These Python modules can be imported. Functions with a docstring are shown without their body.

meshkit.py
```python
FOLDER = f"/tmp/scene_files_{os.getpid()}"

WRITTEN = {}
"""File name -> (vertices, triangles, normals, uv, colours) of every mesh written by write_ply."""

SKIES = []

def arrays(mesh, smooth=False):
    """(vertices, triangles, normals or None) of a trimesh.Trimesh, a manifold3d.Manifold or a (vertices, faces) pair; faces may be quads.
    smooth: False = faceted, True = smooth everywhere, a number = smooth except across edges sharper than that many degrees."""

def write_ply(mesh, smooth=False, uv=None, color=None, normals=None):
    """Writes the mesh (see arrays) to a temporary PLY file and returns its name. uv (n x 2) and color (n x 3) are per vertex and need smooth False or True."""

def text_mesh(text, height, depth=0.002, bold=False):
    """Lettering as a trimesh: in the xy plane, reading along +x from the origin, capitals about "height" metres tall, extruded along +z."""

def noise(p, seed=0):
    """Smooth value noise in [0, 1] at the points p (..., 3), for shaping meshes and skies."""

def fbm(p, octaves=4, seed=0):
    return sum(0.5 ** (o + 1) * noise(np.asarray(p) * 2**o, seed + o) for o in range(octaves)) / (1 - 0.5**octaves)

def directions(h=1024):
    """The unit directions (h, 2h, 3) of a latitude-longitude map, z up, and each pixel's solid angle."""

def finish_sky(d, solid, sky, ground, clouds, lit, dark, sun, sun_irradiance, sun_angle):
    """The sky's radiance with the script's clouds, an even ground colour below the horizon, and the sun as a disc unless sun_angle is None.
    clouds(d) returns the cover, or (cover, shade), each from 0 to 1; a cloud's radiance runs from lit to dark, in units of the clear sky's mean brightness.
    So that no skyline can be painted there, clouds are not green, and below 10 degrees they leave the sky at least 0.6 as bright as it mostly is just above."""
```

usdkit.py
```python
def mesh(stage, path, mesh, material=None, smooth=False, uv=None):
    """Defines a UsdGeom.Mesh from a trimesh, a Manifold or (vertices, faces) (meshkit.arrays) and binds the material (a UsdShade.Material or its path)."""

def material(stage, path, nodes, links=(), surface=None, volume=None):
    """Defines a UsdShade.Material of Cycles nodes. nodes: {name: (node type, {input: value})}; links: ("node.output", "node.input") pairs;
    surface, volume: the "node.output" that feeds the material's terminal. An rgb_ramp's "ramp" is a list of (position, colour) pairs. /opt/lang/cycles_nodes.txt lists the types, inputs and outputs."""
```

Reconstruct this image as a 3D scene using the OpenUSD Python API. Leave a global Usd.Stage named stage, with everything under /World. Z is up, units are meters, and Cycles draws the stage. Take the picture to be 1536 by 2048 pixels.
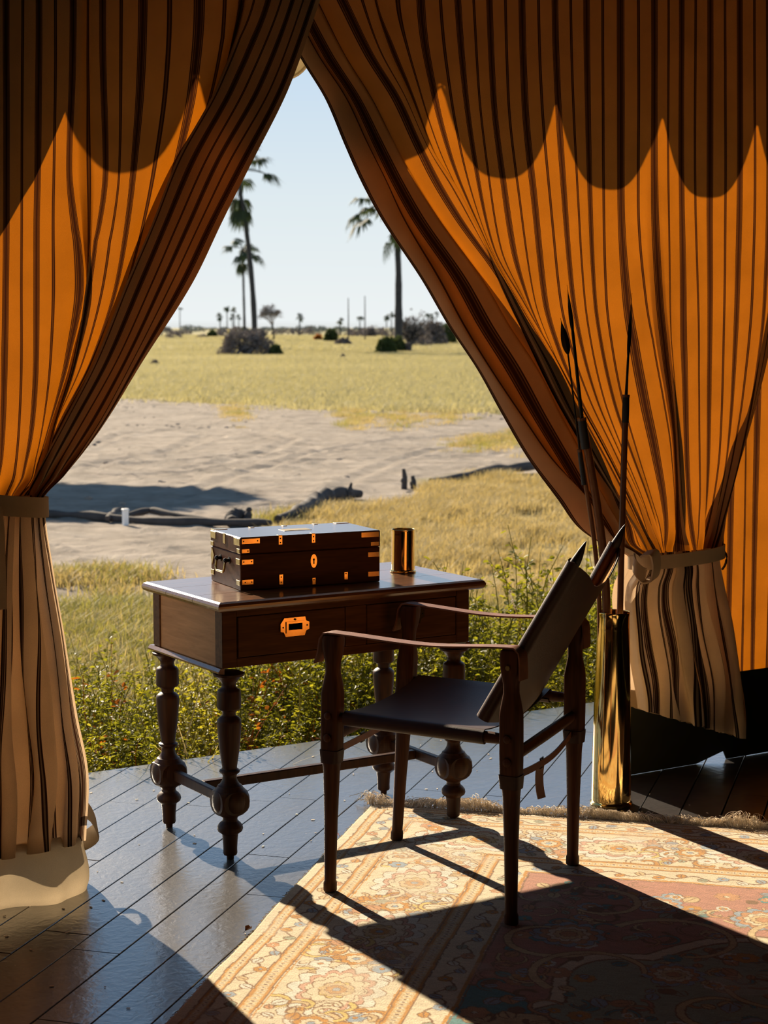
import math, random
import numpy as np, trimesh, manifold3d
from scipy.interpolate import PchipInterpolator
from shapely.geometry import Polygon, LineString, box as sbox
from shapely import affinity
from pxr import Usd, UsdGeom, UsdLux, UsdShade, Gf, Sdf, Vt
import usdkit
from meshkit import noise, fbm

stage = Usd.Stage.CreateInMemory()
UsdGeom.SetStageUpAxis(stage, 'Z'); UsdGeom.SetStageMetersPerUnit(stage, 1.0)
UsdGeom.Xform.Define(stage, '/World'); UsdGeom.Scope.Define(stage, '/World/Looks')
V = lambda *a: np.array(a, float)
PI = math.pi

# ------------------------------------------------------------------ camera, sun, sky, exposure
# X runs along the tent front, Y points out of the tent, the front left desk foot is the origin
EYE, YAW, PITCH, FPX = V(-2.2277, -4.386, 1.48), math.radians(32), math.atan((1024 - 655) / 3600.), 3600.
RIGHT = V(math.cos(YAW), -math.sin(YAW), 0)
FWD0 = V(math.sin(YAW), math.cos(YAW), 0)
FWD = FWD0 * math.cos(PITCH) + V(0, 0, -math.sin(PITCH))
UP = np.cross(RIGHT, FWD)
cam = UsdGeom.Camera.Define(stage, '/World/camera')
m = np.eye(4); m[0, :3], m[1, :3], m[2, :3], m[3, :3] = RIGHT, UP, -FWD, EYE
cam.AddTransformOp().Set(Gf.Matrix4d(m.tolist()))
cam.CreateHorizontalApertureAttr(24.0); cam.CreateVerticalApertureAttr(32.0)
cam.CreateFocalLengthAttr(24.0 * FPX / 1536)
cam.CreateFStopAttr(6.3); cam.CreateFocusDistanceAttr(4.95)
cam.CreateExposureAttr(0.0)

SUN_AZ, SUN_EL = math.radians(87.4), math.radians(25.2)
SUN = V(math.cos(SUN_AZ) * math.cos(SUN_EL), math.sin(SUN_AZ) * math.cos(SUN_EL), math.sin(SUN_EL))
TAN = math.tan(SUN_EL); SUN_I = 3.5
sun = UsdLux.DistantLight.Define(stage, '/World/sun')
z = SUN; x = np.cross(V(0, 0, 1), z); x /= np.linalg.norm(x); y = np.cross(z, x)
m = np.eye(4); m[0, :3], m[1, :3], m[2, :3] = x, y, z
sun.AddTransformOp().Set(Gf.Matrix4d(m.tolist()))
sun.CreateIntensityAttr(SUN_I); sun.CreateNormalizeAttr(True); sun.CreateAngleAttr(0.6); sun.CreateColorAttr(Gf.Vec3f(1.0, 0.83, 0.62))
dome = UsdLux.DomeLight.Define(stage, '/World/sky')
dome.CreateIntensityAttr(1.0)
sky = usdkit.material(stage, '/World/Looks/sky', {
    'tc': ('texture_coordinate', {}),
    'sx': ('separate_xyz', {}),
    'rp': ('rgb_ramp', {'ramp': [(0.0, (.30, .26, .20)), (.495, (.34, .30, .24)), (.5, (.86, .90, .90)), (.535, (.74, .83, .87)), (.57, (.58, .73, .88)), (.62, (.40, .58, .84)), (.68, (.25, .43, .68)), (.75, (.15, .29, .50)), (.85, (.10, .20, .36)), (1, (.06, .14, .28))]}),
    'mr': ('map_range', {'from_min': -1.0, 'from_max': 1.0, 'to_min': 0.0, 'to_max': 1.0}),
    'bg': ('background_shader', {'strength': 1.0})},
    [('tc.generated', 'sx.vector'), ('sx.z', 'mr.value'), ('mr.result', 'rp.fac'), ('rp.color', 'bg.color')], surface='bg.background')
UsdShade.MaterialBindingAPI.Apply(dome.GetPrim()).Bind(sky)

# ------------------------------------------------------------------ helpers
def ray(px, py):
    return RIGHT * ((px - 768) / FPX) + FWD - UP * ((py - 1024) / FPX)
def at_y(px, py, Y):                # point of the vertical plane Y = const seen at that spot of the photograph
    d = ray(px, py); return EYE + d * ((Y - EYE[1]) / d[1])
def at_z(px, py, Z=0.0):            # point of a horizontal plane
    d = ray(px, py); return EYE + d * ((Z - EYE[2]) / d[2])
GZ = -0.35                          # the plain lies this much below the deck
def out(px, depth):                 # a spot on the plain: bearing and distance
    p = EYE + FWD0 * depth + RIGHT * ((px - 768) / FPX * depth); return V(p[0], p[1], GZ)

_count = {}
def numbered(parent, name):
    k = (parent, name); n = _count.get(k, 0); _count[k] = n + 1
    return f'{parent}/{name}' + (f'_{n:03d}' if n else '')
def keys(prim, label=None, cat=None, group=None, kind=None):
    for k, v in (('label', label), ('category', cat), ('group', group), ('kind', kind)):
        if v: prim.SetCustomDataByKey(k, v)
    return prim
def thing(name, label=None, cat=None, loc=(0, 0, 0), rotz=0.0, group=None, kind=None):
    x = UsdGeom.Xform.Define(stage, numbered('/World', name))
    x.AddTranslateOp().Set(Gf.Vec3d(*map(float, loc)))
    if rotz: x.AddRotateZOp().Set(math.degrees(rotz))
    return keys(x.GetPrim(), label, cat, group, kind)
def obj(name, mesh, mat, parent=None, smooth=False, uv=None, label=None, cat=None, group=None, kind=None):
    path = numbered(str(parent.GetPath()) if parent else '/World', name)
    p = usdkit.mesh(stage, path, mesh, '/World/Looks/' + mat, smooth, uv).GetPrim()
    return keys(p, label, cat, group, kind)
def copy(root, loc, rotz, label, scale=None):
    was = root.GetCustomData()
    n = root.GetName()
    x = UsdGeom.Xform.Define(stage, numbered('/World', n))
    p = x.GetPrim(); p.GetReferences().AddInternalReference(root.GetPath())
    x.ClearXformOpOrder()
    x.AddTranslateOp(opSuffix='c').Set(Gf.Vec3d(*map(float, loc))); x.AddRotateZOp(opSuffix='c').Set(math.degrees(rotz))
    if scale: x.AddScaleOp(opSuffix='c').Set(Gf.Vec3f(scale, scale, scale))
    p.SetInstanceable(True)
    return keys(p, label, was.get('category'), was.get('group'))
cat = trimesh.util.concatenate
def hull(pts):
    return trimesh.convex.convex_hull(np.asarray(pts, float))
def cbox(lo, hi, b=.003):            # chamfered box from corner to corner
    lo, hi = np.minimum(lo, hi).astype(float), np.maximum(lo, hi).astype(float)
    b = min(b, .45 * (hi - lo).min()); P = []
    for i in (0, 1):
        for j in (0, 1):
            for k in (0, 1):
                c = V((lo, hi)[i][0], (lo, hi)[j][1], (lo, hi)[k][2]); s = V(1 - 2 * i, 1 - 2 * j, 1 - 2 * k) * b
                P += [c + s * (0, 1, 1), c + s * (1, 0, 1), c + s * (1, 1, 0)]
    return hull(P)
def moved(m, T=None, R=None):
    m = m.copy()
    if R is not None: M = np.eye(4); M[:3, :3] = R; m.apply_transform(M)
    if T is not None: m.apply_translation(T)
    return m
def rz(a): return V([math.cos(a), -math.sin(a), 0], [math.sin(a), math.cos(a), 0], [0, 0, 1])
def grid(P, closed_u=False, flip=False):   # P (n, m, 3) to vertices, quads
    n, mm = P.shape[:2]
    i, j = np.meshgrid(np.arange(n - 1), np.arange(mm if closed_u else mm - 1), indexing='ij')
    a, b, c, d = i * mm + j, i * mm + (j + 1) % mm, (i + 1) * mm + (j + 1) % mm, (i + 1) * mm + j
    q = np.stack([a, b, c, d], -1).reshape(-1, 4)
    if flip: q = q[:, ::-1]
    return P.reshape(-1, 3), q
def tri(v, q):
    return trimesh.Trimesh(v, np.vstack([q[:, [0, 1, 2]], q[:, [0, 2, 3]]]), process=False)
def capped(P):                       # rings (n, m, 3) joined and closed at both ends
    v, q = grid(P, True); n, mm = P.shape[:2]
    f = [q[:, [0, 1, 2]], q[:, [0, 2, 3]]]
    for r, s in ((0, -1), (n - 1, 1)):
        c = len(v); v = np.vstack([v, P[r].mean(0)]); k = np.arange(mm)
        t = np.stack([np.full(mm, c), r * mm + k, r * mm + (k + 1) % mm], 1)
        f.append(t if s > 0 else t[:, ::-1])
    t = trimesh.Trimesh(v, np.vstack(f), process=False)
    if t.volume < 0: t.invert()
    return t
def tube(pts, r, sides=8, flat=1.0, upv=None):
    p = np.asarray(pts, float); r = np.broadcast_to(np.asarray(r, float), (len(p),))
    t = np.gradient(p, axis=0); t /= np.linalg.norm(t, axis=1, keepdims=True) + 1e-12
    u = V(0, 0, 1) if upv is None else V(*upv)
    if upv is None and abs(t[:, 2]).mean() > .8: u = V(1, 0, 0)
    a = np.cross(t, u); a /= np.linalg.norm(a, axis=1, keepdims=True) + 1e-12
    b = np.cross(a, t); k = np.arange(sides) * 2 * PI / sides
    return capped(p[:, None] + r[:, None, None] * (np.cos(k)[None, :, None] * a[:, None] + flat * np.sin(k)[None, :, None] * b[:, None]))
def lathe(prof, sides=32):           # (z, r) rows
    p = np.asarray(prof, float); k = np.arange(sides) * 2 * PI / sides
    return capped(np.stack([p[:, 1:2] * np.cos(k), p[:, 1:2] * np.sin(k), np.repeat(p[:, :1], sides, 1)], -1))
def loft(rows, ax, ay, sides=20):    # rows (center, wx, wy, exponent): rounded rectangles stacked
    k = (np.arange(sides) + .5) * 2 * PI / sides; R = []
    for c, wx, wy, e in rows:
        cx, sy = np.sign(np.cos(k)) * abs(np.cos(k)) ** (2 / e), np.sign(np.sin(k)) * abs(np.sin(k)) ** (2 / e)
        R.append(np.asarray(c) + (wx / 2 * cx)[:, None] * ax + (wy / 2 * sy)[:, None] * ay)
    return capped(np.array(R))
def ribbon(pts, side, thick):        # strap: polyline with a half-width vector (n,3) or (3,), given thickness
    p = np.asarray(pts, float); s = np.broadcast_to(np.asarray(side, float), p.shape)
    t = np.gradient(p, axis=0); n = np.cross(s, t); n /= np.linalg.norm(n, axis=1, keepdims=True) + 1e-12
    h = n * thick / 2
    return capped(np.stack([p - s + h, p - s * .0 + h, p + s + h, p + s - h, p - h, p - s - h], 1))
def smooth_path(pts, n=40):
    p = np.asarray(pts, float); d = np.r_[0, np.cumsum(np.linalg.norm(np.diff(p, axis=0), axis=1))]
    return PchipInterpolator(d, p, axis=0)(np.linspace(0, d[-1], n))
def hexc(r, g, b):
    f = lambda c: (c / 255 / 12.92) if c <= 10 else ((c / 255 + .055) / 1.055) ** 2.4
    return (f(r), f(g), f(b))

# ------------------------------------------------------------------ materials
def mat(name, nodes, links, surface='p.BSDF'):
    usdkit.material(stage, '/World/Looks/' + name, nodes, links, surface=surface)
def plain(name, col, rough=.5, metal=0., spec=.5, var=.0, scale=20., bump=0., bscale=200., **kw):
    nodes = {'p': ('principled_bsdf', {'base_color': col, 'roughness': rough, 'metallic': metal, 'specular_ior_level': spec, **kw})}; links = []
    if var or bump:
        nodes['g'] = ('geometry', {})
    if var:
        nodes['n'] = ('noise_texture', {'scale': scale, 'detail': 4.0})
        nodes['r'] = ('rgb_ramp', {'ramp': [(.25, tuple(c * (1 - var) for c in col)), (.75, tuple(min(1, c * (1 + var)) for c in col))]})
        links += [('g.position', 'n.vector'), ('n.fac', 'r.fac'), ('r.color', 'p.base_color')]
    if bump:
        nodes['bn'] = ('noise_texture', {'scale': bscale, 'detail': 3.0}); nodes['b'] = ('bump', {'strength': bump, 'distance': .003})
        links += [('g.position', 'bn.vector'), ('bn.fac', 'b.height'), ('b.normal', 'p.normal')]
    mat(name, nodes, links)
def wood(name, dark, light, rough=.35, axis=(1, 12, 12), scale=6., spec=.3, coat=0.):
    mat(name, {'g': ('geometry', {}), 'm': ('mapping', {'scale': axis}),
               'n': ('noise_texture', {'scale': scale, 'detail': 5.0, 'roughness': .6, 'distortion': .4}),
               'r': ('rgb_ramp', {'ramp': [(.3, dark), (.7, light)]}),
               'b': ('bump', {'strength': .15, 'distance': .002}),
               'p': ('principled_bsdf', {'roughness': rough, 'specular_ior_level': spec, 'coat_weight': coat, 'coat_roughness': .2})},
        [('g.position', 'm.vector'), ('m.vector', 'n.vector'), ('n.fac', 'r.fac'), ('r.color', 'p.base_color'), ('n.fac', 'b.height'), ('b.normal', 'p.normal')])
wood('desk_wood', (.044, .0150, .0050), (.098, .037, .0115), .5, spec=.12)
wood('desk_end_wood', (.27, .122, .038), (.41, .195, .068), .55, (12, 1.2, 12), spec=.15)
wood('desk_top_wood', (.09, .034, .010), (.18, .072, .022), .25, spec=.5, coat=.8)
wood('leg_wood', (.024, .010, .005), (.060, .022, .0072), .42, (10, 10, 1), spec=.16)
wood('chair_wood', (.034, .0105, .0035), (.085, .029, .0085), .5, (14, 14, 1.2), spec=.14)
wood('chest_wood', (.060, .0180, .0085), (.105, .036, .0150), .45, spec=.12)
wood('lid_wood', (.032, .0085, .0035), (.065, .020, .0075), .3, spec=.5, coat=.9)
wood('spear_wood', (.10, .035, .012), (.20, .075, .028), .35, (16, 16, 1))
plain('brass', (.83, .50, .16), .16, 1., var=.10, scale=40)
plain('polished_brass', (.86, .57, .20), .075, 1., var=.06, scale=30, bump=.015, bscale=10)
plain('aged_brass', (.42, .33, .14), .4, 1., var=.25, scale=60)
plain('dull_brass', (.20, .16, .09), .6, .6, var=.3, scale=60)
plain('dark_metal', (.035, .030, .028), .35, 1., var=.2)
plain('slot_dark', (.004, .003, .003), .8)
plain('leather', (.032, .0105, .0045), .5, spec=.28, var=.3, scale=25, bump=.15, bscale=350)
plain('strap_leather', (.16, .060, .028), .55, spec=.3, var=.25, scale=30, bump=.15, bscale=300)
plain('suede', (.36, .165, .055), .95, spec=.05, var=.2)
plain('horn', (.016, .009, .006), .4, spec=.3)
plain('black_binding', (.012, .012, .012), .6, var=.3)
plain('fringe_wool', (.74, .64, .50), .95, var=.25, scale=60)
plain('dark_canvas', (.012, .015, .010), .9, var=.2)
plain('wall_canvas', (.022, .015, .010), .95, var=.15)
plain('fly_canvas', (.70, .62, .42), .9)
plain('joist', (.02, .014, .010), .8)
plain('bark', (.026, .024, .021), .9, var=.4, scale=3)
plain('clod', (.21, .17, .135), .95, var=.3, scale=2)
plain('log_wood', (.035, .028, .025), .9, var=.5, scale=6)
plain('white_paint', (.70, .68, .64), .6)
plain('dry_leaf', (.22, .10, .04), .6, var=.3, scale=90)
plain('red_petal', (.45, .03, .03), .5)
# painted floor boards: dark gloss brown, worn and scratched
mat('floor_paint', {
    'g': ('geometry', {}), 'oi': ('object_info', {}),
    'm': ('mapping', {'rotation': (0, 0, -math.radians(41.5)), 'scale': (1.5, 9, 1)}),
    'n': ('noise_texture', {'scale': 5.0, 'detail': 6.0, 'roughness': .65}),
    'r': ('rgb_ramp', {'ramp': [(.30, (.014, .012, .012)), (.62, (.030, .024, .022)), (.74, (.065, .048, .038))]}),
    'w': ('noise_texture', {'scale': 26.0, 'detail': 6.0, 'roughness': .7}),
    'wr': ('rgb_ramp', {'ramp': [(.0, (0, 0, 0)), (.665, (0, 0, 0)), (.70, (.7, .7, .7)), (1, (.7, .7, .7))]}),
    'mx': ('mix_color', {'b': (.20, .15, .12)}),
    'n2': ('noise_texture', {'scale': 2.2, 'detail': 5.0}),
    'rr': ('map_range', {'from_min': .3, 'from_max': .7, 'to_min': .10, 'to_max': .26}),
    'n3': ('noise_texture', {'scale': 42.0, 'detail': 5.0, 'roughness': .55, 'distortion': .5}),
    'b': ('bump', {'strength': .30, 'distance': .0035}),
    'p': ('principled_bsdf', {'specular_ior_level': .55, 'roughness': .40, 'coat_weight': 1.0, 'coat_ior': 1.85})},
    [('g.position', 'm.vector'), ('m.vector', 'n.vector'), ('n.fac', 'r.fac'), ('g.position', 'w.vector'), ('w.fac', 'wr.fac'), ('wr.color', 'mx.fac'), ('r.color', 'mx.a'),
     ('mx.result', 'p.base_color'), ('g.position', 'n2.vector'), ('n2.fac', 'rr.value'), ('rr.result', 'p.coat_roughness'), ('b.normal', 'p.coat_normal'), ('g.position', 'n3.vector'), ('n3.fac', 'b.height'), ('b.normal', 'p.normal')])
# striped tent cloth: u counts stripe periods
def cloth(name, refl, trans, dark_r, dark_t, striped=True, fac=.5):
    half = [(0, 1), (.026, 1), (.030, .82), (.046, .82), (.050, 1), (.066, 1), (.070, .55), (.080, .55), (.084, 1), (.100, 1), (.105, 0), (.455, 0), (.460, 1), (.485, 1), (.489, .8), (.5, .8)]
    stops = half + [(1 - p, v) for p, v in half[-2::-1]]
    nodes = {'g': ('geometry', {}), 'wn': ('noise_texture', {'scale': 900.0, 'detail': 2.0}), 'n': ('noise_texture', {'scale': 7.0, 'detail': 4.0}),
             'mr': ('map_range', {'from_min': .2, 'from_max': .8, 'to_min': .82, 'to_max': 1.12}),
             'mw': ('map_range', {'from_min': .2, 'from_max': .8, 'to_min': .8, 'to_max': 1.1}), 'mm': ('math', {'math_type': 'multiply'}),
             'c1': ('mix_color', {'a': refl, 'b': dark_r, 'fac': 0.0}), 'c2': ('mix_color', {'a': trans, 'b': dark_t, 'fac': 0.0}),
             'v1': ('vector_math', {'math_type': 'scale'}), 'v2': ('vector_math', {'math_type': 'scale'}),
             'd': ('diffuse_bsdf', {'roughness': .8}), 't': ('translucent_bsdf', {}), 'x': ('mix_closure', {'fac': fac})}
    links = [('g.position', 'wn.vector'), ('g.position', 'n.vector'), ('n.fac', 'mr.value'), ('wn.fac', 'mw.value'), ('mr.result', 'mm.value1'), ('mw.result', 'mm.value2'),
             ('c1.result', 'v1.vector1'), ('c2.result', 'v2.vector1'), ('mm.value', 'v1.scale'), ('mm.value', 'v2.scale'), ('v1.vector', 'd.color'), ('v2.vector', 't.color'),
             ('d.BSDF', 'x.closure1'), ('t.BSDF', 'x.closure2')]
    if striped:
        nodes |= {'uv': ('uvmap', {'attribute': 'st'}), 's': ('separate_xyz', {}), 'f': ('math', {'math_type': 'fraction'}), 'r': ('rgb_ramp', {'ramp': [(p, (v, v, v)) for p, v in stops], 'interpolate': True})}
        links += [('uv.UV', 's.vector'), ('s.x', 'f.value1'), ('f.value', 'r.fac'), ('r.color', 'c1.fac'), ('r.color', 'c2.fac')]
    mat(name, nodes, links, 'x.closure')
CR, OR = (.70, .53, .35), (.285, .078, .0025)
cloth('striped_cloth', CR, OR, (.020, .012, .010), (.03, .008, .003), fac=.40)
cloth('thick_striped_cloth', (.80, .67, .51), (.66, .47, .29), (.020, .012, .010), (.03, .012, .006), fac=.32)
cloth('facing_cloth', CR, (.66, .45, .26), CR, CR, False, .30)
cloth('plain_cloth', CR, (.5, .26, .06), CR, CR, False, .06)
cloth('skirt_cloth', (.66, .60, .50), (.60, .46, .28), CR, CR, False, .22)
cloth('fly_cloth', (.72, .62, .42), (.55, .42, .20), CR, CR, False, .10)
# leaves and grass
def leafy(name, a, b, tr, scale=3.0, fac=.4, rough=.6, spec=.08):
    mat(name, {'oi': ('object_info', {}), 'g': ('geometry', {}), 'n': ('noise_texture', {'scale': scale, 'detail': 2.0}), 'ad': ('math', {'math_type': 'add'}),
               'md': ('math', {'math_type': 'multiply_add', 'value2': .5, 'value3': -.25}), 'r': ('rgb_ramp', {'ramp': [(.25, a), (.75, b)]}),
               'mu': ('mix_color', {'blend_type': 'multiply', 'fac': 1.0, 'b': tr}),
               'p': ('principled_bsdf', {'roughness': rough, 'specular_ior_level': spec}), 't': ('translucent_bsdf', {}), 'x': ('mix_closure', {'fac': fac})},
        [('g.position', 'n.vector'), ('g.random_per_island', 'md.value1'), ('n.fac', 'ad.value1'), ('md.value', 'ad.value2'), ('ad.value', 'r.fac'), ('r.color', 'p.base_color'), ('r.color', 'mu.a'), ('mu.result', 't.color'),
         ('p.BSDF', 'x.closure1'), ('t.BSDF', 'x.closure2')], 'x.closure')
leafy('gold_grass', (.48, .38, .175), (.66, .55, .32), (1, .95, .7), .7)
leafy('field_grass', (.44, .385, .21), (.62, .54, .32), (1, 1, .75), .035)
leafy('green_grass', (.31, .28, .09), (.48, .42, .165), (1, 1, .5), .8)
leafy('weed_leaf', (.13, .135, .026), (.42, .345, .10), (1.6, 1.5, .4), 2.0, .60, .45, .12)
leafy('autumn_leaf', (.30, .10, .02), (.36, .22, .04), (1.2, 1.0, .4), 2.0, .45)
leafy('palm_leaf', (.045, .065, .035), (.085, .105, .05), (1, 1, .6), .3, .25)
leafy('bush_leaf', (.055, .075, .025), (.12, .14, .05), (1, 1, .5), .4, .25)
leafy('twig_grey', (.17, .145, .13), (.30, .255, .23), (1, 1, 1), .4, .1, .8)
leafy('pale_twig', (.30, .27, .25), (.42, .38, .35), (1, 1, 1), .4, .3, .8)
leafy('haze_tree', (.17, .19, .17), (.26, .27, .24), (1, 1, 1), .05, .1, .9)
# sun-baked plain: sand, cracked mud and grass litter mixed by a mesh attribute
mat('plain_ground', {
    'g': ('geometry', {}), 'a': ('attribute', {'attribute': 'turf'}),
    'n1': ('noise_texture', {'scale': .9, 'detail': 8.0, 'roughness': .65}), 'n2': ('noise_texture', {'scale': 7.0, 'detail': 6.0, 'roughness': .7}), 'n3': ('noise_texture', {'scale': 1.6, 'detail': 9.0, 'roughness': .72, 'distortion': .6}), 'n4': ('noise_texture', {'scale': .035, 'detail': 5.0}),
    'gr': ('rgb_ramp', {'ramp': [(.38, (1.0, .96, .90)), (.62, (.80, .92, .70))]}), 'gm': ('mix_color', {'blend_type': 'multiply', 'fac': 1.0}),
    's': ('rgb_ramp', {'ramp': [(.32, (.225, .191, .156)), (.46, (.325, .280, .230)), (.7, (.40, .348, .289))]}),
    'l': ('rgb_ramp', {'ramp': [(.3, (.25, .225, .12)), (.7, (.40, .34, .20))]}),
    'mx': ('mix_color', {}), 'sp': ('rgb_ramp', {'ramp': [(.0, (.62, .62, .62)), (.38, (.85, .85, .85)), (.5, (1, 1, 1)), (1, (1.0, 1.0, 1.0))]}),
    'mu': ('mix_color', {'blend_type': 'multiply', 'fac': .8}), 'b': ('bump', {'strength': 1.0, 'distance': .16}),
    'p': ('principled_bsdf', {'roughness': .95, 'specular_ior_level': .1})},
    [('g.position', 'n1.vector'), ('g.position', 'n2.vector'), ('n3.fac', 's.fac'), ('n1.fac', 'l.fac'), ('g.position', 'n3.vector'), ('g.position', 'n4.vector'), ('n4.fac', 'gr.fac'), ('l.color', 'gm.a'), ('gr.color', 'gm.b'), ('a.fac', 'mx.fac'), ('s.color', 'mx.a'), ('gm.result', 'mx.b'),
     ('mx.result', 'mu.a'), ('n2.fac', 'sp.fac'), ('sp.color', 'mu.b'), ('mu.result', 'p.base_color'), ('n3.fac', 'b.height'), ('b.normal', 'p.normal')])
mat('rug_pile', {'a': ('attribute', {'attribute': 'weave'}), 'g': ('geometry', {}), 'n': ('noise_texture', {'scale': 260.0, 'detail': 3.0}), 'mr': ('rgb_ramp', {'ramp': [(.3, (.72, .72, .72)), (.7, (1, 1, 1))]}),
                 'mu': ('mix_color', {'blend_type': 'multiply', 'fac': 1.0}), 'b': ('bump', {'strength': .5, 'distance': .003}), 'p': ('principled_bsdf', {'roughness': .95, 'specular_ior_level': .1, 'sheen_weight': .15})},
    [('a.color', 'mu.a'), ('g.position', 'n.vector'), ('n.fac', 'mr.fac'), ('mr.color', 'mu.b'), ('mu.result', 'p.base_color'), ('n.fac', 'b.height'), ('b.normal', 'p.normal')])

# ------------------------------------------------------------------ the plain outside
def shore(px):                       # row of the photo where the near grass meets the sand, by bearing
    return np.interp(px, [-900, 100, 300, 420, 520, 570, 640, 720, 900, 1080, 1300, 2600], [1268, 1256, 1248, 1186, 1100, 1076, 1036, 1010, 972, 950, 928, 880])
def far_shore(px):
    return np.interp(px, [-900, 240, 440, 600, 760, 1000, 1300, 2600], [770, 786, 800, 806, 818, 836, 850, 860])
def bearing(P):
    d = P[..., :2] - EYE[:2]; dep = np.maximum(d @ FWD0[:2], .5); side = d @ RIGHT[:2]
    return 768 + FPX * side / dep, 655 + FPX * (EYE[2] - GZ) / dep, dep
def turf_at(P):
    px, py, dep = bearing(P); w = fbm(np.stack([P[..., 0] * .5, P[..., 1] * .5, 0 * P[..., 0]], -1), 4, 3) - .5
    w2 = fbm(np.stack([P[..., 0] * .16, P[..., 1] * .16, 0 * P[..., 0] + 7], -1), 4, 5) - .5
    near = np.clip((py + 160 * w - shore(px)) / 26 + .5, 0, 1)
    far = np.clip((far_shore(px) - py + 90 * w2) / 9 + .5, 0, 1)
    t = np.maximum(near, far)
    return np.clip(t, 0, 1)
th = np.unique(np.r_[np.linspace(-PI, PI, 121), np.linspace(-.26, .26, 420)])[:-1]
rr = np.r_[np.geomspace(2.0, 8.9, 60), np.geomspace(9, 50, 440), np.geomspace(50.6, 6000, 110)]
T_, R_ = np.meshgrid(th, rr)
d3 = np.cos(T_)[..., None] * FWD0 + np.sin(T_)[..., None] * RIGHT
P = EYE * (1, 1, 0) + d3 * R_[..., None]
P[..., 2] = GZ + .05 * (fbm(P * .35, 3, 11) - .5) * np.clip((R_ - 6) / 8, 0, 1) + .5 * (fbm(P * .02, 3, 12) - .5) * np.clip((R_ - 60) / 60, 0, 1) * np.clip(400 / R_, 0, 1)
px_, py_, dep_ = bearing(P); sandy = (1 - turf_at(P)) * ((dep_ > 9) & (dep_ < 55))
relief = .035 * (fbm(P * (1.5, 1.5, 0), 4, 51) - .5) + .05 * (noise(P * (5, 5, 0), 52) - .5) ** 2 * 2 + .05 * np.clip(fbm(P * (.55, .55, 0) + 3, 3, 53) - .55, 0, 1) * (noise(P * (8, 8, 0), 54))
from shapely import distance, points
for trk, off in ([(500, 1000), (600, 950), (720, 910), (860, 884), (1100, 866)], .75), ([(240, 905), (330, 868), (450, 860), (500, 878), (440, 905), (300, 930)], .7), ([(250, 940), (420, 930), (560, 915), (900, 905)], .8):
    ln = LineString([tuple(at_z(a_, b_, GZ)[:2]) for a_, b_ in trk]).buffer(.01); ns = sandy > .05; d_ = np.full(P.shape[:2], 9.0); d_[ns] = distance(points(P[ns][:, :2]), ln)
    relief += -.022 * np.exp(-((d_ - off) / .10) ** 2) + .014 * np.exp(-((d_ - off - .2) / .09) ** 2) + .014 * np.exp(-((d_ - off + .2) / .09) ** 2)
P[..., 2] += relief * sandy
v, q = grid(P, True)
inner = len(v); v = np.vstack([v, [EYE[0], EYE[1], GZ]]); k = np.arange(len(th))
q2 = np.stack([np.full(len(th), inner), np.roll(k, -1), k], 1)
f = np.vstack([q[:, [0, 2, 1]], q[:, [0, 3, 2]], q2])
tm = trimesh.Trimesh(v, f, process=False)
if tm.face_normals[:, 2].mean() < 0: tm.invert()
g = obj('ground', tm, 'plain_ground', smooth=True, label='flat sandy plain with grassy areas reaching to the horizon', kind='structure')
UsdGeom.PrimvarsAPI(g).CreatePrimvar('turf', Sdf.ValueTypeNames.FloatArray, 'vertex').Set(Vt.FloatArray.FromNumpy(turf_at(v).astype(np.float32)))
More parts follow.
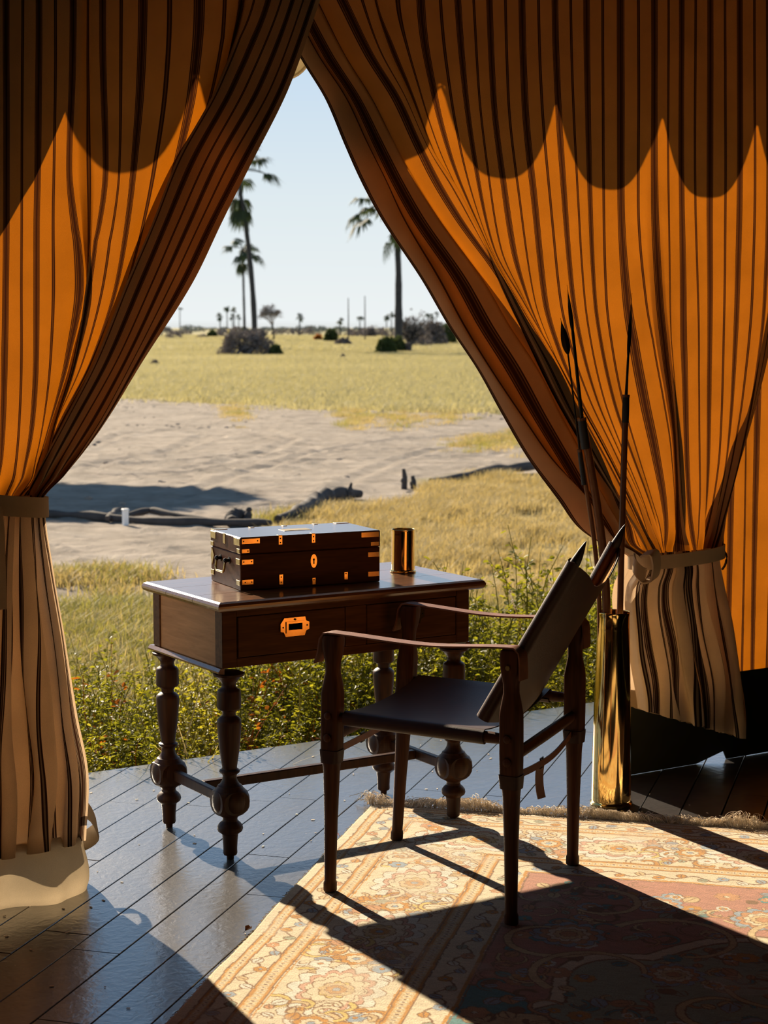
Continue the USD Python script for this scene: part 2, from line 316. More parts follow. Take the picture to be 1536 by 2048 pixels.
def ground_z(p):
    R = np.linalg.norm(p[..., :2] - EYE[:2], axis=-1); Q = np.stack([p[..., 0], p[..., 1], np.zeros_like(R)], -1)
    return GZ + .05 * (fbm(Q * .35, 3, 11) - .5) * np.clip((R - 6) / 8, 0, 1) + .5 * (fbm(Q * .02, 3, 12) - .5) * np.clip((R - 60) / 60, 0, 1) * np.clip(400 / R, 0, 1)

def blades(rng, n, spread, h, w, lean=.5, segs=3):   # a tuft of n bent tapering blades
    vs, fs = [], []
    for _ in range(n):
        b = V(*(rng.normal(0, spread, 2)), 0); a = rng.uniform(0, 2 * PI); hh = h * rng.uniform(.45, 1.1); le = lean * rng.uniform(.1, 1) * hh
        dr = V(math.cos(a), math.sin(a), 0); sd = V(-dr[1], dr[0], 0) * w * rng.uniform(.6, 1.2)
        o = sum(len(x) for x in vs); pts = []
        for i in range(segs):
            t = i / segs; c = b + dr * le * t ** 2 + V(0, 0, hh * (t - .12 * lean * t * t)); pts += [c - sd * (1 - t * .7), c + sd * (1 - t * .7)]
        pts.append(b + dr * le + V(0, 0, hh * (1 - .12 * lean)))
        for i in range(segs - 1): fs += [[o + 2 * i, o + 2 * i + 1, o + 2 * i + 3], [o + 2 * i, o + 2 * i + 3, o + 2 * i + 2]]
        k = o + 2 * (segs - 1); fs.append([k, k + 1, k + 2]); vs.append(np.array(pts))
    return trimesh.Trimesh(np.vstack(vs), np.array(fs), process=False)
def scatter(name, protos, pos, rng, smin, smax, label, matname, kind='stuff', cat_='grass', mul=1.0):
    pi = UsdGeom.PointInstancer.Define(stage, numbered('/World', name)); base = str(pi.GetPath()); paths = []
    for k, mm in enumerate(protos):
        p = usdkit.mesh(stage, f'{base}/tuft_{k:03d}' if k else f'{base}/tuft', mm, '/World/Looks/' + (matname if isinstance(matname, str) else matname[k]))
        paths.append(p.GetPath())
    n = len(pos); pi.CreatePrototypesRel().SetTargets(paths)
    pi.CreateProtoIndicesAttr(Vt.IntArray.FromNumpy(rng.integers(0, len(protos), n).astype(np.int32)))
    pi.CreatePositionsAttr(Vt.Vec3fArray.FromNumpy(np.asarray(pos, np.float32)))
    a = rng.uniform(0, 2 * PI, n); pi.CreateOrientationsAttr([Gf.Quath(math.cos(t / 2), 0, 0, math.sin(t / 2)) for t in a])
    s = rng.uniform(smin, smax, n) * mul; pi.CreateScalesAttr(Vt.Vec3fArray.FromNumpy(np.stack([s, s, s * rng.uniform(.8, 1.2, n)], 1).astype(np.float32)))
    keys(pi.GetPrim(), label, cat_, None, kind)
def spots(rng, n, px0, px1, d0, d1, power=1.0):
    dep = (d0 ** power + rng.random(n) * (d1 ** power - d0 ** power)) ** (1 / power); px = rng.uniform(px0, px1, n)
    p = EYE + FWD0 * dep[:, None] + RIGHT * ((px - 768) / FPX * dep)[:, None]; p[:, 2] = ground_z(p); return p
rng = np.random.default_rng(5)
# far field, 45 m out to where blades cannot be told apart
pr = [blades(rng, 190, .55, .17, .010, 1.2, 2) for _ in range(4)]
p = spots(rng, 26000, -250, 1700, 38, 150, 1.6); t = turf_at(p); p = p[rng.random(len(p)) < t ** 1.5]
scatter('field_grass', pr, p, rng, .7, 1.35, 'pale yellow-green grass covering the far plain beyond the bare sand', 'field_grass')
p = spots(rng, 15000, -250, 1700, 135, 420, 1.3)
scatter('distant_grass', [blades(rng, 190, .6, .10, .014, 1.2, 2) for _ in range(2)], p, rng, 2.0, 3.2, 'far pale grass between the palms and the horizon', 'field_grass')
# golden tufts to the right of the log
pr = [blades(rng, 80, .075, .115, .0032, 1.2) for _ in range(5)]
p = spots(rng, 36000, 480, 1700, 8.6, 26, 2); px, py, dep = bearing(p)
w = fbm(p * 1.1, 3, 21); p = p[(turf_at(p) > .5) & (py > shore(px) - 10) & (rng.random(len(p)) < np.clip(8 * w - 3.55, .05, 1)) & (px > 500)]
scatter('golden_grass', pr, p, rng, .55, 1.3, 'golden dry grass tufts on the ground right of the fallen log', 'gold_grass')
# greener grass between the sand and the deck
pr = [blades(rng, 80, .10, .115, .0032, 1.2) for _ in range(4)]
p = spots(rng, 10500, -250, 1300, 6.9, 11.6, 2); px, py, dep = bearing(p); p = p[(turf_at(p) > .45)]
p = p[p[:, 1] > 1.75]
scatter('green_grass', pr, p, rng, .6, 1.3, 'yellow-green grass between the weeds at the deck and the sand', ['green_grass', 'gold_grass', 'green_grass', 'green_grass'])
# sparse tufts standing in the sand
c = [(110, 1165, 26), (150, 1160, 40), (150, 1163, 50), (240, 1162, 50), (195, 1155, 55), (240, 1160, 40), (280, 1165, 25), (215, 1193, 40), (560, 1040, 30), (600, 1030, 30), (1000, 880, 50), (950, 885, 60), (1040, 872, 40), (700, 832, 40), (720, 840, 50), (800, 836, 40), (470, 826, 40), (880, 832, 60)]
p = []
for cx, cy, sx in c:
    dep = FPX * (EYE[2] - GZ) / (cy - 655)
    for _ in range(16 if cy > 1000 else 40): p.append(out(cx + rng.normal(0, sx * .45), dep * (1 + rng.normal(0, .012 if cy > 1000 else .05))))
p = np.array(p); p[:, 2] = ground_z(p)
scatter('sparse_grass', [blades(rng, 60, .10, .10, .004, 1.2) for _ in range(3)], p, rng, .6, 1.3, 'scattered low grass tufts standing in the bare sand', ['gold_grass', 'green_grass', 'gold_grass'])

rng = np.random.default_rng(15)
p = np.vstack([spots(rng, 1300, 150, 1200, 33, 47), spots(rng, 160, 60, 1150, 12, 40, 1.5)]); p = p[turf_at(p) < .5]; p = p[rng.random(len(p)) < np.clip(5 * fbm(p * .25, 3, 41) - 1.9, .04, 1)]
cl_ = []
for _ in range(3):
    b_ = trimesh.creation.icosphere(1, 1.); b_.vertices *= (.8 + .5 * noise(b_.vertices * 1.7 + 9 * rng.random(), 2))[:, None] * (1, 1, .55); cl_.append(b_)
scatter('clods', cl_, p, rng, .012, .045, 'small dry mud clods lying scattered over the bare sand', 'clod', cat_='clods')
# ------------------------------------------------------------------ weeds at the deck edge
def leaf_mesh(c, d, nrm, L, W):
    d = d / np.linalg.norm(d); s = np.cross(d, nrm); s /= np.linalg.norm(s) + 1e-9; u = np.cross(s, d)
    v = [c, c + d * L * .35 + s * W * .5 + u * L * .05, c + d * L * .75 + s * W * .38 + u * L * .02, c + d * L - u * L * .1, c + d * L * .75 - s * W * .38 + u * L * .02, c + d * L * .35 - s * W * .5 + u * L * .05, c + d * L * .5 - u * L * .06]
    return np.array(v), np.array([[0, 1, 6], [1, 2, 6], [2, 3, 6], [3, 4, 6], [4, 5, 6], [5, 0, 6]])
def weed(rng, h, nb, nl, L, spread=.5):
    vs, fs, o = [], [], 0; st = []
    for b in range(nb):
        a = rng.uniform(0, 2 * PI); le = rng.uniform(.1, spread) * h; hh = h * rng.uniform(.6, 1.05)
        pts = np.array([V(math.cos(a) * le * t ** 1.4, math.sin(a) * le * t ** 1.4, hh * t) + rng.normal(0, .006, 3) for t in np.linspace(0, 1, 6)]); pts[0] = (0, 0, -.02)
        st.append(tube(pts, np.linspace(.0028, .001, 6), 4))
        for t in rng.uniform(.12, 1, nl):
            c = np.array([np.interp(t * 5, range(6), pts[:, k]) for k in range(3)]); th = rng.uniform(0, 2 * PI)
            d = V(math.cos(th), math.sin(th), rng.uniform(-.3, .8)); n = V(rng.normal(0, .5), rng.normal(0, .5), 1)
            v, f = leaf_mesh(c + d * .008, d, n, L * rng.uniform(.6, 1.25), L * rng.uniform(.4, .7)); vs.append(v); fs.append(f + o); o += 7
    t = trimesh.Trimesh(np.vstack(vs), np.vstack(fs), process=False)
    return cat([t] + st)
rng = np.random.default_rng(8)
pr = [weed(rng, .50, 6, 30, .024) for _ in range(5)] + [weed(rng, .56, 5, 32, .021, .3), weed(rng, .46, 7, 26, .027, .7), weed(rng, .50, 5, 30, .022)]
n = 700; X = rng.uniform(-1.6, 3.6, n); Yw = 1.24 + rng.random(n) ** 1.15 * 1.35
p = np.stack([X, Yw, np.full(len(X), GZ)], 1)
lim = (.0 + .36 * (Yw - 1.0) + .35 + np.where(rng.random(n) < .08, .10, 0)) / .5; hs = np.minimum(lim, np.interp(X, [-.5, .9, 1.5, 3], [1.0, 1.05, 1.45, 1.5]))
scatter('weeds', pr, p, rng, .55, 1.04, 'leafy green weeds with some red and orange leaves growing along the deck edge', ['weed_leaf'] * 8, cat_='weeds', mul=hs)

n = 34; p = np.stack([rng.uniform(.35, 1.9, n), rng.uniform(1.45, 2.1, n), np.full(n, GZ)], 1)
scatter('red_weeds', [weed(rng, .52, 3, 9, .030) for _ in range(3)], p, rng, .7, 1.1, 'sparse weed stems with orange and red leaves among the green weeds', 'autumn_leaf', cat_='weeds')
# ------------------------------------------------------------------ bushes, palms and trees far out
def shrub(rng, rx, ry, rz_, n, L, twigs=30, flat=.0):
    th = rng.uniform(0, 2 * PI, n); ph = np.arccos(rng.uniform(-.25, 1, n)); r = rng.uniform(.55, 1, n) ** .6
    lump = .72 + .5 * noise(np.stack([np.cos(th) * 2.2, np.sin(th) * 2.2, ph * 2], -1) + 9 * rng.random(), 3)
    c = np.stack([rx * r * lump * np.sin(ph) * np.cos(th), ry * r * lump * np.sin(ph) * np.sin(th), rz_ * (.12 + .88 * r * lump * np.cos(ph))], 1); c[:, 2] = np.maximum(c[:, 2], .02)
    d = rng.normal(0, 1, (n, 3)); d /= np.linalg.norm(d, axis=1, keepdims=True); s = np.cross(d, rng.normal(0, 1, (n, 3))); s /= np.linalg.norm(s, axis=1, keepdims=True)
    k = L * rng.uniform(.6, 1.3, (n, 1)); v = np.stack([c - d * k, c + s * k * .4, c + d * k, c - s * k * .4], 1).reshape(-1, 3); o = np.arange(n)[:, None] * 4
    fol = trimesh.Trimesh(v, np.vstack([o + [0, 1, 2], o + [0, 2, 3]]), process=False); st = []
    for _ in range(twigs):
        a = rng.uniform(0, 2 * PI); e = V(rx * .8 * math.cos(a), ry * .8 * math.sin(a), rz_ * rng.uniform(.4, 1.0)) * rng.uniform(.6, 1)
        st.append(tube(smooth_path([(0, 0, -.05), e * (.35, .35, .55), e], 6), np.linspace(.03, .008, 6) * max(rx, rz_) / 1.5, 4))
    return fol, cat(st)
def bush(name, label, px, depth, wpx, hpx, n, L, m, seed, group=None, category='bush', py=None, twigs=40):
    rng = np.random.default_rng(seed); w = wpx / FPX * depth / 2; h = hpx / FPX * depth
    b = out(px, depth); b[2] = ground_z(b)
    t = thing(name, label, category, b, 0, group); fol, tw = shrub(rng, w, w * .8, h, n, L, twigs)
    obj('foliage', fol, m, t); obj('stem', tw, 'bark', t); return t
bush('shrub', 'large grey leafless-looking shrub at the foot of the tall left palm', 495, 116, 122, 56, 3000, .12, 'twig_grey', 1, category='shrub', twigs=160)
bush('shrub', 'small dark green shrub at the right end of the large grey shrub', 552, 115, 30, 24, 700, .13, 'bush_leaf', 2, category='shrub')
bush('shrub', 'light green weed tuft growing at the left back of the large grey shrub', 458, 120, 26, 46, 500, .14, 'field_grass', 3, category='shrub')
bush('shrub', 'rounded green shrub left of the foot of the right palm', 772, 124, 44, 36, 1300, .15, 'bush_leaf', 4, category='shrub')
bush('shrub', 'low dark shrub hugging the foot of the right palm', 797, 130, 34, 34, 700, .15, 'bush_leaf', 5, category='shrub')
bush('shrub', 'tall grey thicket behind the right palm', 822, 170, 84, 70, 1300, .15, 'twig_grey', 6, category='thicket', twigs=170)
bush('shrub', 'grey-green thicket at the right beside the curtain edge', 862, 190, 70, 52, 1400, .2, 'twig_grey', 7, category='thicket', twigs=120)
bush('shrub', 'dark thicket half hidden by the right curtain edge', 892, 200, 50, 44, 1000, .22, 'bush_leaf', 8, category='thicket')
bush('shrub', 'round green bush standing alone on the horizon between the palms', 662, 250, 30, 27, 700, .3, 'bush_leaf', 9, category='bush')
bush('shrub', 'flat brown bush lying in the grass between the palms', 687, 180, 34, 16, 500, .22, 'twig_grey', 10, category='bush')
bush('shrub', 'small rusty bush left of the lone green horizon bush', 637, 260, 16, 12, 300, .3, 'autumn_leaf', 11, category='bush')
bush('shrub', 'dark green bush behind the thin middle palm trunk', 490, 300, 32, 20, 600, .34, 'bush_leaf', 12, category='bush')
bush('shrub', 'green bush on the horizon at the left curtain edge', 426, 330, 20, 14, 400, .36, 'bush_leaf', 13, category='bush')
bush('shrub', 'reddish brown bush right of the tall left palm trunk', 522, 340, 26, 15, 400, .36, 'twig_grey', 14, category='bush')
bush('shrub', 'tiny dry tuft standing out of the pale grass near the left curtain', 311, 88, 16, 11, 160, .1, 'twig_grey', 15, category='tuft')
bush('shrub', 'tiny dry tuft in the grass below the middle of the horizon', 686, 104, 10, 10, 120, .1, 'twig_grey', 16, category='tuft')
bush('shrub', 'small grey twig bush right of the right palm', 817, 130, 14, 22, 200, .14, 'twig_grey', 17, category='bush')
bush('shrub', 'grey bush below the two thin poles', 742, 330, 24, 20, 400, .3, 'twig_grey', 18, category='bush')

def frond(rng, L, W, a, elev, droop):
    # fan leaf: a stalk and a folded fan of pointed segments
    d = V(math.cos(a) * math.cos(elev), math.sin(a) * math.cos(elev), math.sin(elev))
    pts = [V(0, 0, 0) + d * L * t + V(0, 0, -droop * L * t * t) for t in np.linspace(0, 1, 6)]
    st = tube(pts, np.linspace(.05, .025, 6), 4); c = pts[-1]; dr = pts[-1] - pts[-2]; dr /= np.linalg.norm(dr)
    s = np.cross(dr, V(0, 0, 1)); s /= np.linalg.norm(s) + 1e-9; u = np.cross(s, dr); vs, fs = [], []
    for k, ang in enumerate(np.linspace(-1.9, 1.9, 15)):
        e = dr * math.cos(ang) + s * math.sin(ang); r = W * (.7 + .3 * math.cos(ang)) * rng.uniform(.8, 1.1); wd = np.cross(e, u) * W * .085
        m1 = c + e * r * .55 + u * W * (.10 if k % 2 else .04) - V(0, 0, .08 * W); tip = c + e * r - V(0, 0, W * rng.uniform(.25, .6))
        o = len(vs); vs += [c, m1 - wd, m1 + wd, tip]; fs += [[o, o + 1, o + 2], [o + 1, o + 3, o + 2]]
    return trimesh.Trimesh(np.array(vs), np.array(fs), process=False), st
def palm(label, px, depth, trunk_px, r0, r1, crown, dead=0, L=1.7, W=1.15, seed=1, name='palm_tree', group=None):
    # trunk_px: spots of the trunk in the photo from foot to crown, all at the palm's distance
    rng = np.random.default_rng(seed); b = out(px, depth); b[2] = ground_z(b)
    pts = [V(0, 0, -.1)] + [RIGHT * ((x - px) / FPX * depth) + V(0, 0, EYE[2] + (655 - yy) / FPX * depth - b[2]) for x, yy in trunk_px]
    t = thing(name, label, 'palm', b, 0, group); pts = smooth_path(pts, 16)
    obj('trunk', tube(pts, np.linspace(r0, r1, 16) * (1 + .06 * np.sin(np.arange(16) * 2.1)), 10), 'bark', t, smooth=60)
    for k in range(crown):
        a = k * 2.4 + rng.uniform(-.3, .3); el = rng.uniform(-.35, 1.1) if crown > 10 else rng.uniform(-.9, 1.4)
        f_, s_ = frond(rng, L * rng.uniform(.8, 1.15), W * rng.uniform(.8, 1.15), a, el, rng.uniform(.1, .45))
        fp = obj('frond', moved(cat([f_, s_]), pts[-1]), 'palm_leaf', t)
    for k in range(dead):
        a = rng.uniform(0, 2 * PI); f_, s_ = frond(rng, L * .6, W * .9, a, -1.2, .2)
        obj('dead_frond', moved(cat([f_, s_]), pts[-1 - 1 - k // 4]), 'palm_leaf', t, label='drooping dead frond against the trunk')
    return t
palm('tallest palm with a slightly leaning trunk, crown partly behind the left curtain', 511, 140, [(510, 640), (504, 540), (494, 450), (484, 380), (484, 345)], .24, .15, 15, 7, 2.0, 1.35, 3)
palm('slim shorter palm just left of the tallest palm trunk', 491, 205, [(490, 620), (489, 560), (489, 500)], .16, .12, 14, 4, 1.5, 1.25, 4)
palm('thick-footed right palm whose crown is cut by the right curtain edge', 796, 132, [(797, 640), (797, 560), (793, 480), (775, 415)], .34, .15, 17, 5, 2.0, 1.35, 6)
far_palms = [(441, 632, 'leftmost'), (455, 616, 'tallest'), (469, 619, 'second tallest'), (466, 632, 'low middle'), (478, 634, 'rightmost')]
for k, (px, py, w) in enumerate(far_palms):
    palm(f'{w} tiny palm of the distant cluster at the foot of the slim palm', px, 470 + 28 * k, [(px + 1, 645), (px, py)], .16, .12, 9, 0, .55, .85, 20 + k, group='distant palm cluster')
for k, (px, py, lab) in enumerate([(600, 632, 'tiny lone palm on the horizon right of the bare tree'), (681, 641, 'tiny stunted palm left of the two thin poles'), (720, 634, 'tiny palm between the two thin poles'), (773, 632, 'tiny palm just left of the right palm trunk'),
                                  (783, 629, 'tiny palm touching the right palm trunk on its left'), (854, 630, 'small palm above the grey thicket'), (862, 632, 'small palm above the thicket, second from the curtain edge'), (872, 627, 'small palm nearest to the right curtain edge'), (362, 618, 'tiny palm close to the left curtain edge')]):
    palm(lab, px, 380 + 23 * k, [(px, 645), (px + .6, py)], .15, .11, 9, 0, .5, .75, 40 + k)
def bare_tree(name, label, px, depth, wpx, hpx, seed, levels=6, nb=3):
    rng = np.random.default_rng(seed); b = out(px, depth); b[2] = ground_z(b); H = hpx / FPX * depth; Wd = wpx / FPX * depth / 2
    t = thing(name, label, 'tree', b); limbs, twigs = [], []; rmin = depth / FPX * .17
    def grow(p, d, L, r, lv):
        e = p + d * L; md = (p + e) / 2 + rng.normal(0, .05 * L, 3)
        (limbs if lv < 2 else twigs).append(tube([p, md, e], [max(r, rmin), max(r * .85, rmin), max(r * .65, rmin * .8)], 5 if lv < 2 else 3))
        if lv < levels:
            for _ in range(nb + (lv > 1)):
                dd = d + rng.normal(0, .55, 3) * (1, 1, .6) + V(0, 0, .12); dd /= np.linalg.norm(dd); grow(e, dd, L * rng.uniform(.62, .85), r * .6, lv + 1)
    grow(V(0, 0, -.1), V(.05, 0, 1.), H * .30, H * .035, 0)
    obj('trunk', cat(limbs), 'bark', t); obj('twigs', cat(twigs), 'pale_twig', t)
bare_tree('bare_tree', 'leafless spreading tree on the horizon right of the tallest palm', 546, 260, 60, 66, 3)
bare_tree('bare_tree', 'small sparse tree on the horizon below the right thin pole', 747, 420, 26, 26, 5, 4)
for k, (px, py, lab) in enumerate([(697, 598, 'left one of the two thin poles on the horizon'), (730, 594, 'right one of the two thin poles on the horizon')]):
    b = out(px, 260); b[2] = ground_z(b); h = EYE[2] + (655 - py) / FPX * 260 - b[2]
    t = thing('pole', lab, 'pole', b, group=None)
    obj('shaft', tube([(0, 0, -.2), (.02, 0, h * .5), (0, 0, h)], [.10, .085, .06], 8), 'bark', t); obj('cap', lathe([(h - .02, .075), (h + .06, .075), (h + .09, .03)], 8), 'bark', t)
# hazy tree line along the horizon
rng = np.random.default_rng(33); lst = []
protos = [shrub(rng, 1.0, 1.0, .8, 90, .22, 1)[0] for _ in range(4)]
p = spots(rng, 330, -400, 1900, 620, 1500)
scatter('treeline', protos, p, rng, 1.3, 3.6, 'low hazy line of far bushes along the horizon', 'haze_tree', cat_='tree line')
p = spots(rng, 90, 100, 1300, 280, 600)
scatter('far_scrub', protos, p, rng, .8, 2.4, 'small scattered scrub dots just below the horizon', 'twig_grey', cat_='scrub')

# big shade tree out of view on the left, its crown throws the blue shadow on the sand
S = at_z(168, 1000, GZ); hT = 4.6
cp = S + V(SUN[0], SUN[1], 0) / math.cos(SUN_EL) * ((hT) / TAN); cp[2] = GZ
rng = np.random.default_rng(12); t = thing('shade_tree', 'broad tree standing beyond the left curtain that shades the sand', 'tree', cp)
n = 9000; a = rng.uniform(0, 2 * PI, n); r = np.sqrt(rng.random(n)) * (1 + .18 * np.sin(3 * a + 1)); u_, w_ = r * np.cos(a), r * np.sin(a)
c = u_[:, None] * RIGHT * 1.5 + w_[:, None] * FWD0 * 1.75 + V(0, 0, 1) * (hT + rng.normal(0, .12, n))[:, None]
hole = ((u_ - .05) / .17) ** 2 + ((w_ + .15) / .16) ** 2 > 1; c = c[hole]; n = len(c)
d = rng.normal(0, 1, (n, 3)); d /= np.linalg.norm(d, axis=1, keepdims=True); s = np.cross(d, rng.normal(0, 1, (n, 3))); s /= np.linalg.norm(s, axis=1, keepdims=True)
k = .10 * rng.uniform(.6, 1.3, (n, 1)); v = np.stack([c - d * k, c + s * k * .6, c + d * k, c - s * k * .6], 1).reshape(-1, 3); o = np.arange(n)[:, None] * 4
obj('foliage', trimesh.Trimesh(v, np.vstack([o + [0, 1, 2], o + [0, 2, 3]]), process=False), 'bush_leaf', t)
tl = -RIGHT * 1.2
obj('trunk', cat([tube(smooth_path([tl + V(0, 0, -.1), tl + V(0, 0, hT * .5), V(0, 0, hT) - RIGHT * .6], 10), np.linspace(.2, .08, 10), 8)] + [tube(smooth_path([tl + V(0, 0, hT * .5), V(0, 0, hT) + RIGHT * math.cos(q_) * .9 + FWD0 * math.sin(q_) * .7], 6), np.linspace(.09, .03, 6), 6) for q_ in (0.4, 2.2, 4.0)]), 'bark', t)

# fallen trunk and driftwood at the edge of the sand
def on_ground(pts, dz=0.0):
    r_ = []
    for px, py, h in pts:
        p = at_z(px, py, GZ); p[2] = ground_z(p) + h; r_.append(p)
    return np.array(r_)
def gnarled(pts, r, seed, sides=8):
    rng = np.random.default_rng(seed); p = smooth_path(pts, 30); p += .05 * np.stack([fbm(p * 2.5 + seed + k_, 3, seed) - .5 for k_ in (0, 5, 9)], 1) * (1, 1, .6)
    rr_ = np.interp(np.linspace(0, 1, 30), np.linspace(0, 1, len(r)), r) * np.interp(np.linspace(0, 1, 30), np.linspace(0, 1, 12), rng.uniform(.7, 1.25, 12)); return tube(p, rr_, sides)
t = thing('fallen_log', 'long dark fallen trunk lying across the sand behind the chest', 'log')
obj('trunk', gnarled(on_ground([(60, 1034, .04), (170, 1040, .04), (260, 1047, .04), (350, 1053, .04), (440, 1056, .05), (510, 1055, .05), (540, 1052, .03)]), [.035, .03, .045, .03, .055, .04, .03], 1), 'log_wood', t, smooth=50)
obj('branch', gnarled(on_ground([(245, 1044, .05), (300, 1038, .08), (360, 1046, .07), (420, 1053, .06)]), [.03, .035, .03, .02], 2), 'log_wood', t, smooth=50)
obj('branch', gnarled(on_ground([(215, 1046, .04), (232, 1036, .07), (246, 1028, .05)]), [.035, .03, .02], 3), 'log_wood', t, smooth=50)
obj('stump_root', gnarled(on_ground([(465, 1054, .05), (480, 1048, .08), (500, 1048, .06)]), [.05, .08, .04], 4), 'log_wood', t, smooth=50)
obj('stump_spike', gnarled(on_ground([(498, 1050, .03), (499, 1050, .10), (500, 1050, .17)]), [.05, .04, .02], 5), 'log_wood', t)
t = thing('driftwood', 'dark branch with a stubby end running from the log to the golden grass', 'driftwood')
obj('branch', gnarled(on_ground([(556, 1048, .04), (575, 1044, .06), (600, 1036, .07), (632, 1018, .08)]), [.05, .06, .07, .08], 6), 'log_wood', t, smooth=50)
obj('stub', gnarled(on_ground([(628, 1016, .05), (650, 1007, .07), (680, 1003, .07), (722, 998, .05)]), [.05, .09, .08, .05], 7), 'log_wood', t, smooth=50)
obj('spike', gnarled(on_ground([(698, 1003, .06), (700, 1003, .13), (703, 1003, .2)]), [.05, .03, .012], 8), 'log_wood', t)
t = thing('driftwood', 'thin dark branch at the far edge of the golden grass by the right curtain', 'driftwood')
obj('branch', gnarled(on_ground([(860, 972, .05), (940, 962, .06), (1000, 954, .08), (1085, 946, .10)]), [.03, .05, .07, .06], 9), 'log_wood', t, smooth=50)
for k, (px, lab) in enumerate([(808, 'taller one of two dark sticks at the golden grass edge'), (826, 'shorter one of two dark sticks at the golden grass edge')]):
    b = on_ground([(px, 980, 0)])[0]; st = thing('stick', lab, 'stick', b); h = .24 - .08 * k
    obj('shaft', tube([(0, 0, -.05), (.01, 0, h * .6), (.0, .01, h)], [.035, .03, .018], 6), 'log_wood', st); obj('knot', moved(trimesh.creation.icosphere(1, .04), (0, 0, h * .45)), 'log_wood', st)
b = on_ground([(251, 1052, 0)])[0]; t = thing('marker_post', 'short white marker post standing against the fallen trunk', 'post', b)
obj('shaft', cbox((-.024, -.024, -.1), (.024, .024, .145), .005), 'white_paint', t); obj('cap', cbox((-.029, -.029, .14), (.029, .029, .16), .005), 'white_paint', t)

# a broad-leaved weed and feathery grass heads right of the desk, a yellow grass clump behind its left leg
rng = np.random.default_rng(77)
def yw(px, py, Y): p = at_y(px, py, Y); return p
t = thing('weed_plant', 'broad-leaved green weed rising right behind the desk corner', 'weed', V(1.02, 1.42, GZ))
top = yw(960, 1240, 1.42); hw = top[2] - GZ; t_ = weed(rng, hw, 3, 12, .06, .12); obj('leaves', moved(t_, (top[0] - 1.02, 0, 0)), 'weed_leaf', t); obj('stalk', tube([(0, 0, -.03), (.01, 0, hw)], [.004, .002], 5), 'green_grass', t)
for k, (px, py, lab) in enumerate([(1108, 1195, 'pale feathery grass head just left of the leather chair back'), (1028, 1212, 'lower pale grass head between desk corner and chair back')]):
    Y = 1.55 + .1 * k; tp = yw(px, py, Y); b = V(tp[0] + .1, Y, GZ); t = thing('feather_grass', lab, 'grass stalk', b)
    c0 = tp - b; pts = smooth_path([(0, 0, -.02), c0 * (.2, 1, .6), c0 * (.8, 1, .93), c0], 14); obj('stalk', tube(pts, .0016, 4), 'gold_grass', t)
    hd = []
    for j in range(120):
        q_ = pts[-1] + (pts[-1] - pts[-3]) / np.linalg.norm(pts[-1] - pts[-3]) * rng.uniform(-.02, .075); dd = rng.normal(0, 1, 3); dd[2] = abs(dd[2]); dd /= np.linalg.norm(dd); hd.append(tube([q_, q_ + dd * .009], [.0009, .0003], 3))
    obj('seed_head', cat(hd), 'fringe_wool', t)
b = at_y(372, 1560, 1.22); b[2] = GZ; t = thing('grass_clump', 'yellow long-bladed grass clump behind the left desk legs', 'grass', b)
obj('yellow_blades', blades(rng, 9, .04, .55, .006, 1.1, 6), 'gold_grass', t); obj('green_blades', blades(rng, 12, .05, .6, .006, .9, 6), 'green_grass', t)

# ------------------------------------------------------------------ tent shell and deck
DECK_Y = 1.14
fl = thing('floor', 'dark brown gloss-painted plank floor running out onto the deck', None, kind='structure')
obj('joist', cbox((-3.0, -6.4, -.16), (3.2, DECK_Y - .03, -.03), .01), 'joist', fl)
obj('fascia', cbox((-3.0, DECK_Y - .028, -.20), (3.2, DECK_Y - .004, -.022), .004), 'floor_paint', fl)
PA = math.radians(41.5); pd, pn = V(math.cos(PA), math.sin(PA)), V(-math.sin(PA), math.cos(PA))
rng = np.random.default_rng(4)
room = sbox(-2.9, -6.3, 3.15, DECK_Y); PW = .1241
for k in range(-60, 60):
    off = -.029 - k * PW          # seams at these distances from the origin, measured across the boards
    lo, hi = off, off + PW; s = -8.0 + rng.uniform(0, 1.6)
    while s < 8:
        L = rng.uniform(1.1, 2.3); e = s + L; gp = .0019
        far = np.hypot(*(pd * (s + e) / 2 + pn * (lo + hi) / 2)) > 3.2
        quad = Polygon([tuple(pd * a + pn * b) for a, b in ((s + .001, lo + gp), (e - .001, lo + gp), (e - .001, hi - gp), (s + .001, hi - gp))]).intersection(room); s = e
        if quad.is_empty or quad.area < .002: continue
        xy = np.array(quad.exterior.coords)[:-1]; inn = quad.buffer(-.0009, join_style=2)
        if inn.is_empty: continue
        xi = np.array(inn.exterior.coords)[:-1]; dz = rng.uniform(-.0012, 0)
        obj('plank', hull(np.vstack([np.c_[xi, np.full(len(xi), dz)], np.c_[xy, np.full(len(xy), dz - .0014)], np.c_[xy, np.full(len(xy), -.022)]])), 'floor_paint', fl)
def slab(name, lo, hi, m, label):
    return obj(name, cbox(lo, hi, .004), m, label=label, kind='structure')
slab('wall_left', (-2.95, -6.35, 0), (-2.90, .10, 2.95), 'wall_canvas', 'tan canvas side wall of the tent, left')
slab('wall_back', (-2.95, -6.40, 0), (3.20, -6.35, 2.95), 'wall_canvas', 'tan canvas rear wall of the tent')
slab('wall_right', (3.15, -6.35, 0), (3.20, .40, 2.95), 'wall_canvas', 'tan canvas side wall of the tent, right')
slab('ceiling', (-2.95, -6.40, 2.95), (3.20, .30, 3.0), 'wall_canvas', 'tan canvas roof lining of the tent')

